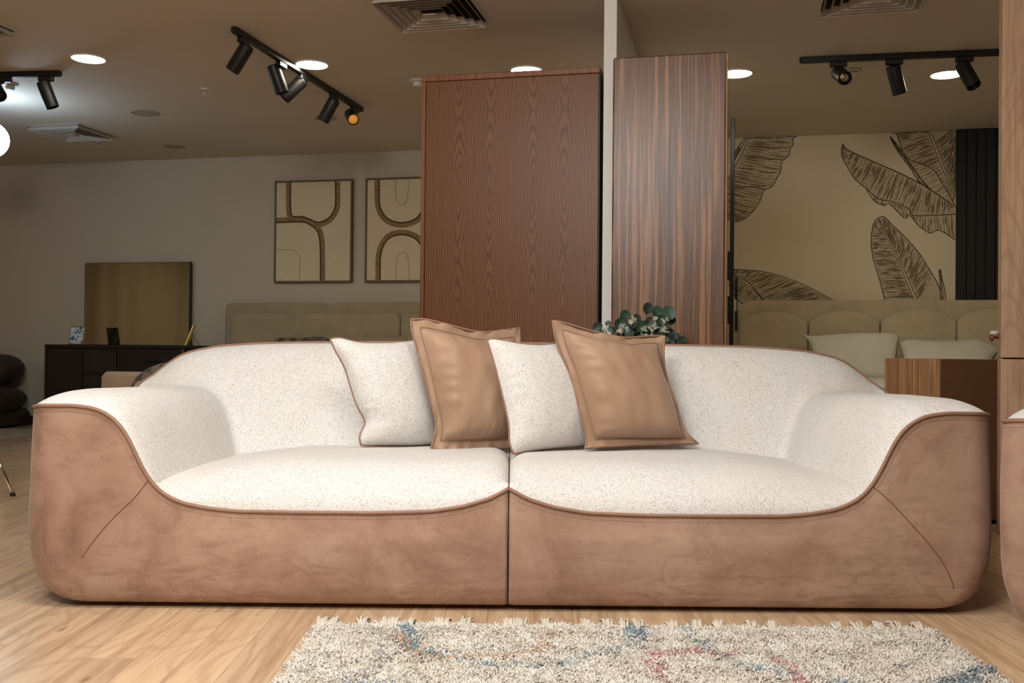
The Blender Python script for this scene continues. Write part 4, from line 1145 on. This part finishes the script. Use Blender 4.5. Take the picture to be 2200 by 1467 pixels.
build('door', box(dx0 + 0.024, dpx(174), YD + 0.004, YD + 0.021, 0.09, dz - 0.036, 0.003), M['dresser'], ds)
gz = wp(200, 802, YD).z
build('glass_door', box(dpx(178), dpx(249), YD + 0.006, YD + 0.021, gz + 0.012, dz - 0.05, 0.002), M['smoke'], ds)
build('glass_door', box(dpx(178), dpx(249), YD + 0.006, YD + 0.021, 0.09, gz - 0.012, 0.002), M['smoke'], ds)
build('shelf', box(dpx(176), dpx(251), YD, YD + 0.021, gz - 0.010, gz + 0.010, 0.002), M['dresser'], ds)
for za_, zb_ in ((0.09, dz * .36), (dz * .37, dz * .66), (dz * .67, dz - 0.036)):
    d_ = build('drawer', box(dpx(257), dpx(389), YD + 0.003, YD + 0.021, za_, zb_, 0.003), M['dresser'], ds)
    zh = (za_ + zb_) / 2
    build('drawer_handle', box(dpx(308), dpx(340), YD - 0.012, YD + 0.003, zh - 0.006, zh + 0.006, 0.003), M['void'], d_)
build('post', box(dpx(389.5), dpx(394), YD - 0.002, YD + 0.021, 0.08, dz - 0.034, 0.002), M['frame'], ds)
build('door', box(dpx(395), dx1 - 0.024, YD + 0.004, YD + 0.021, 0.09, dz - 0.036, 0.003), M['dresser'], ds)

m0x, m1x = wp(181, 650, YW - 0.07).x, wp(406, 650, YW - 0.07).x
mzt = wp(290, 564, YW - 0.07).z
mr = thing('mirror', 'bronze-tinted frameless mirror standing on the espresso dresser', 'mirror', ((m0x + m1x) / 2, YW - 0.05, dz))
build('glass', box(m0x, m1x, YW - 0.07, YW - 0.062, dz + 0.001, mzt, 0.001), M['mirror'], mr)
build('backing', box(m0x + 0.004, m1x + 0.012, YW - 0.0615, YW - 0.035, dz + 0.001, mzt + 0.003, 0.002), M['black'], mr)

def photo_frame(lab, loc, rz, w_, h_, lean, pic):
    f = thing('photo_frame', lab, 'photo frame', loc, rz, 'photo frames on the dresser')
    T = Matrix.Rotation(-lean, 4, 'X')
    b_ = 0.008
    for bx_ in ((0 - w_ / 2, w_ / 2, h_ - b_, h_), (-w_ / 2, w_ / 2, 0, b_), (-w_ / 2, -w_ / 2 + b_, b_, h_ - b_), (w_ / 2 - b_, w_ / 2, b_, h_ - b_)):
        build('frame_bar', xf(box(bx_[0], bx_[1], -0.006, 0.006, bx_[2] + 0.001, bx_[3] + 0.001, 0.001), T), M['gold'] if pic is None else M['brass'], f, local=True)
    build('picture', xf(box(-w_ / 2 + b_, w_ / 2 - b_, -0.002, 0.003, b_, h_ - b_), T), M['print'] if pic else M['brass'], f, local=True)
    top = T @ Vector((0, 0.006, h_ * 0.62))
    build('easel_leg', tube([tuple(top), (0, top.y + h_ * 0.34, 0.004)], 0.003, 6), M['brass'], f, True, local=True)
pf = wp(163, 745, YD + 0.10)
photo_frame('small brass photo frame with a blue print left of the mirror', (pf.x, YD + 0.10, dz), TH * 0.6, 0.145, 0.175, math.radians(12), True)
pf = wp(398, 745, YD + 0.12)
photo_frame('gold photo frame seen nearly edge-on at the right end of the mirror', (pf.x, YD + 0.14, dz), TH - math.radians(80), 0.15, 0.20, math.radians(20), None)

# beige sofa in front of the dresser: only an arm and a checked cushion show
BY = 6.0
bsx = wp(211, 820, BY).x; bsz = wp(260, 799, BY).z; bw = 0.86
bs = thing('beige_armchair', 'beige upholstered armchair behind the left arm of the cream sofa', 'armchair', (bsx + bw / 2, BY + 0.35, 0), 0)
build('backrest', box(bsx, bsx + bw, BY, BY + 0.16, 0.06, bsz, 0.035), M['beige'], bs, True)
build('seat', box(bsx + 0.10, bsx + bw, BY - 0.56, BY - 0.001, 0.06, 0.36, 0.04), M['beige'], bs, True)
for lx in (bsx + 0.16, bsx + bw - 0.08):
    for ly in (BY - 0.48, BY + 0.08): build('leg', lathe([(0.015, 0), (0.02, 0.06)], 10, (lx, ly, 0)), M['black'], bs)
dC = (wp(330, 880, BY - 0.17) - CAM_P).dot(FWD)
cushion('checked_cushion', 'grey and brown checked cushion on the beige armchair', None, dC, dC - 0.06, math.radians(12),
        flat_px((280, 832), (300, 805), (335, 784), (372, 778), (410, 784)), flat_px((410, 784), (424, 830), (420, 885)), flat_px((292, 888), (340, 892), (420, 885)), flat_px((280, 832), (280, 860), (292, 888)), 0.06, M['check'], None, seed=8)

# things cut by the left edge: dark rounded armchair, chrome-legged chair, pale rug
rl0 = on_z(72, 949, 0.012)
rp0, rp1 = on_z(72, 928, 0.0), on_z(-260, 952, 0.0)
rg = thing('flat_rug', 'pale flat rug on the far floor at the left edge', 'rug', (rp0.x - 1.0, rp0.y - 0.5, 0))
build('rug_field', box(rp0.x - 2.6, rp0.x + 0.25, rp0.y - 1.25, rp0.y + 0.15, 0.0005, 0.010, 0.003), M['oldrug'], rg)
build('border', box(rp0.x - 2.6, rp0.x + 0.25, rp0.y - 1.27, rp0.y - 1.20, 0.0005, 0.012, 0.003), M['greyfab'], rg)
bq = on_y(0, 850, YW - 0.55)
la_ = thing('dark_armchair', 'dark leather armchair with rolled padding at the left edge by the back wall', 'armchair', (bq.x - 0.42, YW - 0.5, 0))
def roll(x0_, x1_, cy, cz, ry, rz_):
    V, F = [], []; n_ = 20; prof = []
    for k in range(9):
        a = PI / 2 * k / 8; prof.append((x1_ - 0.14 * (1 - math.sin(a)), 0.08 + 0.92 * math.cos(a) if k else 1.0))
    pr_ = [(x0_, 1.0)] + [(x1_ - 0.16 + 0.16 * math.sin(PI / 2 * k / 10), max(0.02, math.cos(PI / 2 * k / 10))) for k in range(11)]
    for x, s in pr_:
        for k in range(n_):
            a = 2 * PI * k / n_; V.append((x, cy + ry * s * math.cos(a), cz + rz_ * s * math.sin(a)))
    for i in range(len(pr_) - 1):
        for k in range(n_): F.append((i * n_ + k, i * n_ + (k + 1) % n_, (i + 1) * n_ + (k + 1) % n_, (i + 1) * n_ + k))
    F.append(tuple(range(n_))[::-1]); F.append(tuple((len(pr_) - 1) * n_ + k for k in range(n_)))
    return V, F
e1_ = on_y(17, 795, YW - 0.5); e2_ = on_y(22, 860, YW - 0.55)
build('back_roll', roll(e1_.x - 0.9, e1_.x, YW - 0.38, e1_.z, 0.25, 0.15), M['leather'], la_, True)
build('seat_roll', roll(e2_.x - 0.9, e2_.x, YW - 0.58, e2_.z, 0.42, 0.14), M['leather'], la_, True)
build('base', box(e2_.x - 0.85, e2_.x - 0.06, YW - 0.92, YW - 0.15, 0.013, e2_.z - 0.09, 0.05), M['leather'], la_, True)
lf = on_z(29, 1066, 0.0)
ch = thing('metal_leg_chair', 'grey chair with splayed chrome legs cut by the left edge', 'chair', (lf.x - 0.35, lf.y, 0))
top_ = at_d(-28, 930, (lf - CAM_P).dot(FWD) + 0.03)
ctr_ = Vector((lf.x - 0.36, lf.y + 0.02, 0.46))
for sx, sy in ((1, -1), (1, 1), (-1, -1), (-1, 1)):
    bt = Vector((lf.x, lf.y, 0)) if (sx, sy) == (1, -1) else Vector((ctr_.x - 0.70 + sx * 0.30, ctr_.y + sy * 0.34 + 0.32, 0))
    tp_ = Vector((ctr_.x - 0.70 + sx * 0.17, ctr_.y + 0.30 + sy * 0.17, 0.44)) if (sx, sy) != (1, -1) else Vector((lf.x + (top_.x - lf.x) * 2.0, lf.y + 0.1, 0.44))
    l_ = build('leg', tube([tuple(bt + (tp_ - bt) * 0.03), tuple(tp_)], 0.012, 12), M['chrome'], ch, True)
    build('foot', tube([tuple(bt + Vector((0, 0, 0.001))), tuple(bt + (tp_ - bt) * 0.035)], 0.0125, 12), M['black'], l_, True)
sx0 = ctr_.x - 0.86
build('seat', box(sx0 - 0.05, sx0 + 0.42, ctr_.y + 0.05, ctr_.y + 0.55, 0.44, 0.50, 0.028), M['greyfab'], ch, True)
build('backrest', box(sx0 - 0.09, sx0 - 0.02, ctr_.y + 0.06, ctr_.y + 0.54, 0.50, 0.84, 0.03), M['greyfab'], ch, True)
# curtain on the left wall and a low sofa in front of it, met by the mirror
cv_ = []; nn = 161
for k in range(nn):
    yy = -2.8 + 9.2 * k / (nn - 1); cv_.append((XL + 0.12 + 0.05 * math.sin(k * 0.62) + 0.02 * math.sin(k * 0.23), yy))
Vc = [(x, y, 0.02) for x, y in cv_] + [(x, y, CEIL - 0.02) for x, y in cv_]
Fc = [(k, k + 1, nn + k + 1, nn + k) for k in range(nn - 1)]
tag(build('curtain', (Vc, Fc), M['curtain'], smooth=True), 'long beige curtain on the left wall, met only in the mirror', 'curtain')

# ------------------------------------------------------------------ right show room: mural, slats, bed
mu_l = pc1.x + 0.01
mu_r = wp(2053, 450).x
mural = thing('leaf_mural', 'sand-coloured mural of dark banana leaves above the right bed', 'mural', ((mu_l + mu_r) / 2, YW - 0.004, 0))
build('paper', box(mu_l, mu_r + 0.001, YW - 0.004, YW - 0.0005, 0.0, CEIL - 0.002), M['mural'], mural)
def mz(p): return (1540 + p[0] / 2.717, 220 + p[1] / 2.717)
rm = random.Random(5)
def mpt(p, lift): 
    q = wp(*mz(p), YW - 0.0045 - lift); return Vector((min(max(q.x, mu_l), mu_r), q.y, min(q.z, CEIL - 0.003)))
def stroke(P, ws, Vs, Fs):
    n_ = len(P); o = len(Vs)
    for i in range(n_):
        t_ = P[min(i + 1, n_ - 1)] - P[max(i - 1, 0)]; t_.y = 0
        if t_.length < 1e-7: t_ = Vector((1, 0, 0))
        t_.normalize(); nd = Vector((t_.z, 0, -t_.x)) * ws[i] * 0.5
        Vs.append(tuple(P[i] + nd)); Vs.append(tuple(P[i] - nd))
    for i in range(n_ - 1): Fs.append((o + 2 * i, o + 2 * i + 1, o + 2 * i + 3, o + 2 * i + 2))
def leaf(halves, veins, curve=0.15, sh=0.05, lift=0.0005, ribw=0.005, edge_w=0.008, vw=0.011, close=True):
    Vl, Fl, Vs, Fs, Vm, Fm = [], [], [], [], [], []
    for hv in halves:
        rib, edge = hv[0], hv[1]; shh = hv[2] if len(hv) > 2 else sh
        n_ = 90
        Rb = resample(smoothpath([mpt(p, lift) for p in rib], 60), n_); E = resample(smoothpath([mpt(p, lift) for p in edge], 60), n_)
        o = len(Vl)
        for i in range(n_): Vl.append(tuple(Rb[i])); Vl.append(tuple(E[i]))
        for i in range(n_ - 1): Fl.append((o + 2 * i, o + 2 * i + 1, o + 2 * i + 3, o + 2 * i + 2))
        up = Vector((0, -0.0006, 0))
        stroke([p + up for p in E], [edge_w * rm.uniform(0.6, 1.1) for _ in E], Vs, Fs)
        stroke([p + up for p in Rb], [ribw] * n_, Vs, Fs)
        for k in range(int(veins * 1.05)):
            tt = (k + rm.uniform(0.2, 0.8)) / int(veins * 1.05); te = tt + shh
            if te < 0 or te > 1: continue
            a, b = Rb[int(tt * (n_ - 1))], E[int(te * (n_ - 1))]
            d = b - a; L = d.length
            if L < 0.03: continue
            side = Vector((d.z, 0, -d.x)).normalized(); bow = curve * L * rm.uniform(0.5, 1.2)
            def pos(s): return a + d * s + side * bow * (s * (1 - s)) + up + Vector((0, -1e-5 * k, 0)) + side * 0.003 * math.sin(s * 11 + k)
            kind = rm.random(); side_ = 1 if (k // 3) % 2 else 0
            if kind < 0.55: s0, s1 = rm.uniform(0.0, 0.15), rm.uniform(0.40, 0.7)
            elif kind < 0.85: s0, s1 = rm.uniform(0.35, 0.6), rm.uniform(0.9, 1.0)
            else: s0, s1 = 0.02, 0.98
            m = max(4, int(L * (s1 - s0) / 0.025)); ss = [s0 + (s1 - s0) * q / (m - 1) for q in range(m)]
            thick = vw * rm.uniform(0.6, 1.7)
            stroke([pos(q) + Vector((0, 0.0002, 0)) for q in ss], [thick * (0.1 + math.sin(PI * (0.06 + 0.88 * q / (m - 1)))) for q in range(m)], Vm, Fm)
            # fine broken line along the vein
            q0 = rm.uniform(0, 0.1)
            while q0 < 0.97:
                q1 = min(1.0, q0 + rm.choice((0.05, 0.12, 0.3, 0.4)))
                m = max(3, int(L * (q1 - q0) / 0.03)); ss = [q0 + (q1 - q0) * q / (m - 1) for q in range(m)]
                stroke([pos(q) for q in ss], [0.0034] * m, Vs, Fs)
                q0 = q1 + rm.uniform(0.03, 0.12)
    lf_ = build('leaf', (Vl, Fl), M['leaf_fill'], mural)
    s_ = build('ink_strokes', (Vs, Fs), M['ink'], lf_); s_['kind'] = 'stuff'
    if Vm: s_ = build('ink_shading', (Vm, Fm), M['inkmid'], lf_); s_['kind'] = 'stuff'
    return lf_
# upper left leaf: broad right half, narrow left half
leaf([([(240, 128), (190, 215), (150, 290), (105, 375), (60, 460), (40, 560), (70, 690)],
       [(468, 125), (462, 180), (443, 212), (444, 250), (428, 268), (422, 308), (380, 348), (372, 405), (350, 442), (325, 490), (275, 515), (255, 570), (215, 630), (160, 680), (105, 700)]),
      ([(226, 128), (180, 205), (140, 275), (95, 355)], [(206, 128), (165, 195), (125, 260), (80, 335)])], 46, 0.05, -0.02, ribw=0.006)
# upper right leaf
leaf([([(1198, 70), (1240, 190), (1290, 320), (1340, 440), (1392, 560)], [(1028, 88), (1052, 190), (1085, 285), (1120, 350), (1160, 430), (1200, 490), (1290, 555), (1380, 600)]),
      ([(1212, 70), (1256, 190), (1306, 320), (1352, 440), (1398, 545)], [(1362, 60), (1400, 160), (1420, 250), (1420, 380), (1410, 520)], -0.22)], 40, 0.12, 0.02, lift=0.0005, ribw=0.006)
# small leaf lying between
leaf([([(1014, 200), (1050, 258), (1110, 335), (1160, 400), (1215, 475), (1290, 545), (1390, 608)], [(1012, 198), (1060, 255), (1125, 332), (1190, 358), (1262, 392), (1312, 465), (1390, 600)]),
      ([(1014, 202), (1050, 260), (1110, 338), (1160, 402), (1215, 477), (1290, 547), (1390, 610)], [(1014, 206), (1042, 262), (1092, 335), (1135, 390), (1175, 455), (1250, 520), (1390, 612)])], 26, 0.1, 0.05, lift=0.0020, ribw=0.008, vw=0.008)
# long drooping leaf and its curled underside
leaf([([(880, 508), (940, 560), (1030, 582), (1120, 622), (1148, 660), (1250, 660), (1396, 652)], [(872, 505), (915, 570), (975, 602), (1008, 592), (1095, 674), (1126, 660), (1180, 722), (1200, 735), (1245, 762), (1300, 746), (1400, 805)])], 34, 0.05, 0.02, lift=0.0024)
leaf([([(736, 243), (765, 278), (900, 340), (1050, 405), (1180, 470), (1300, 545), (1396, 612)], [(732, 245), (730, 310), (765, 380), (812, 452), (870, 500), (942, 560), (1032, 582), (1120, 620), (1146, 658), (1250, 660), (1396, 652)])], 60, -0.10, 0.03, lift=0.0036, ribw=0.009, vw=0.013)
# lower middle leaf
leaf([([(942, 676), (990, 780), (1040, 890), (1090, 1000), (1150, 1150)], [(940, 674), (914, 710), (901, 800), (910, 900), (942, 1010), (962, 1080), (980, 1150)]),
      ([(948, 676), (1000, 780), (1052, 890), (1104, 1000), (1168, 1150)], [(946, 672), (976, 668), (1032, 722), (1100, 786), (1182, 882), (1250, 990), (1292, 1065), (1318, 1150)], -0.22)], 50, 0.10, 0.0, lift=0.0005, ribw=0.006)
leaf([([(1300, 975), (1312, 1030), (1318, 1090), (1322, 1150)], [(1306, 972), (1316, 1035), (1330, 1090), (1338, 1150)]),
      ([(1299, 975), (1308, 1030), (1310, 1090), (1312, 1150)], [(1296, 977), (1300, 1030), (1304, 1090), (1304, 1150)])], 14, 0.0, 0.0, lift=0.0016, ribw=0.005, edge_w=0.007, vw=0.005)
# lower left leaf and its fold
leaf([([(60, 972), (180, 978), (260, 985), (380, 1015), (500, 1060), (600, 1110), (690, 1160)], [(60, 990), (115, 1012), (180, 1048), (215, 1085), (270, 1150), (300, 1180), (420, 1200)])], 40, 0.10, -0.06, lift=0.0020, vw=0.012)
leaf([([(80, 1000), (130, 1030), (190, 1075), (240, 1120), (290, 1180)], [(70, 1060), (90, 1110), (130, 1160), (160, 1180), (200, 1190)])], 18, 0.05, 0.0, lift=0.0008)

# fluted charcoal panel right of the mural
sp0 = wp(2053, 450).x + 0.002
pan = thing('slat_panel', 'charcoal vertical slat panel on the wall right of the leaf mural', 'wall panel', (sp0 + 0.5, YW - 0.02, 0))
build('backing_board', box(sp0, sp0 + 1.1, YW - 0.016, YW - 0.0045, 0.0, CEIL - 0.002), M['void'], pan)
for k in range(15):
    x = sp0 + 0.002 + k * 0.072
    build('slat', box(x, x + 0.069, YW - 0.042, YW - 0.016, 0.0, CEIL - 0.003, 0.004), M['slat'], pan)

# right bed
YB = YW - 0.20
qx0 = wp(1585, 720, YB).x; qz = wp(1850, 644, YB).z; qx1 = qx0 + 2.62
bed2 = thing('bed', 'khaki velvet bed with four arched headboard pads below the leaf mural', 'bed', ((qx0 + qx1) / 2, YB - 1.0, 0), 0, 'upholstered beds')
build('headboard', padded(rounded_top(qx0, qx1, 0.12, qz, 0.12), YW - 0.045, 0.14, 0.03, 0.0), M['khaki'], bed2, True)
arch = [(1588, 1735, 669, 690), (1737.5, 1889, 667, 688), (1892, 2053, 664, 686), (2055, 2220, 662, 684)]
for xa, xb, yc_, ys_ in arch:
    X0_, X1_ = wp(xa, 700, YB - 0.01).x, wp(xb, 700, YB - 0.01).x; zc_, zs2 = wp((xa + xb) / 2, yc_, YB - 0.01).z, wp((xa + xb) / 2, ys_ + 4, YB - 0.01).z
    P = [(X0_, 0.35), (X1_, 0.35)]
    for k in range(17):
        s = 1 - 2 * k / 16; P.append(((X0_ + X1_) / 2 + s * (X1_ - X0_) / 2, zs2 + (zc_ - zs2) * (1 - abs(s) ** 2.4)))
    build('headboard_pad', padded(P, YB + 0.02, 0.07, 0.03, 0.025), M['khaki'], bed2, True)
build('bed_base', box(qx0 + 0.08, qx1 - 0.08, YB - 2.2, YB - 0.06, 0.03, 0.32, 0.03), M['khaki'], bed2)
mtz = 0.60
build('mattress', box(qx0 + 0.1, qx1 - 0.1, YB - 2.15, YB - 0.06, 0.32, mtz, 0.05), M['sheet'], bed2)
for sx in (qx0 + 0.15, qx1 - 0.15):
    for sy in (YB - 2.1, YB - 0.2): build('leg', lathe([(0.02, 0), (0.03, 0.03)], 12, (sx, sy, 0)), M['black'], bed2)
dP = (wp(1830, 760, YB - 0.20) - CAM_P).dot(FWD)
cushion('bed_pillow', 'linen pillow standing upright against the arched headboard', 'linen pillows on the khaki bed', dP, dP - 0.10, math.radians(22),
        flat_px((1728, 719), (1750, 722), (1800, 718), (1870, 716), (1920, 716), (1931, 722)), flat_px((1931, 722), (1926, 750), (1922, 790), (1926, 812)), flat_px((1742, 812), (1800, 812), (1860, 812), (1926, 812)), flat_px((1728, 719), (1744, 745), (1748, 780), (1742, 812)), 0.09, M['linen'], None, seed=9, cat='pillow')
dP = (wp(2030, 760, YB - 0.22) - CAM_P).dot(FWD)
cushion('bed_pillow', 'slumped linen pillow half hidden behind the cube side table', 'linen pillows on the khaki bed', dP, dP - 0.12, math.radians(38),
        flat_px((1933, 735), (1955, 731), (2000, 735), (2060, 735), (2100, 732), (2146, 750)), flat_px((2146, 750), (2128, 775), (2120, 815)), flat_px((1938, 812), (2000, 814), (2060, 814), (2120, 815)), flat_px((1933, 735), (1942, 770), (1938, 812)), 0.09, M['linen'], None, seed=10, cat='pillow')
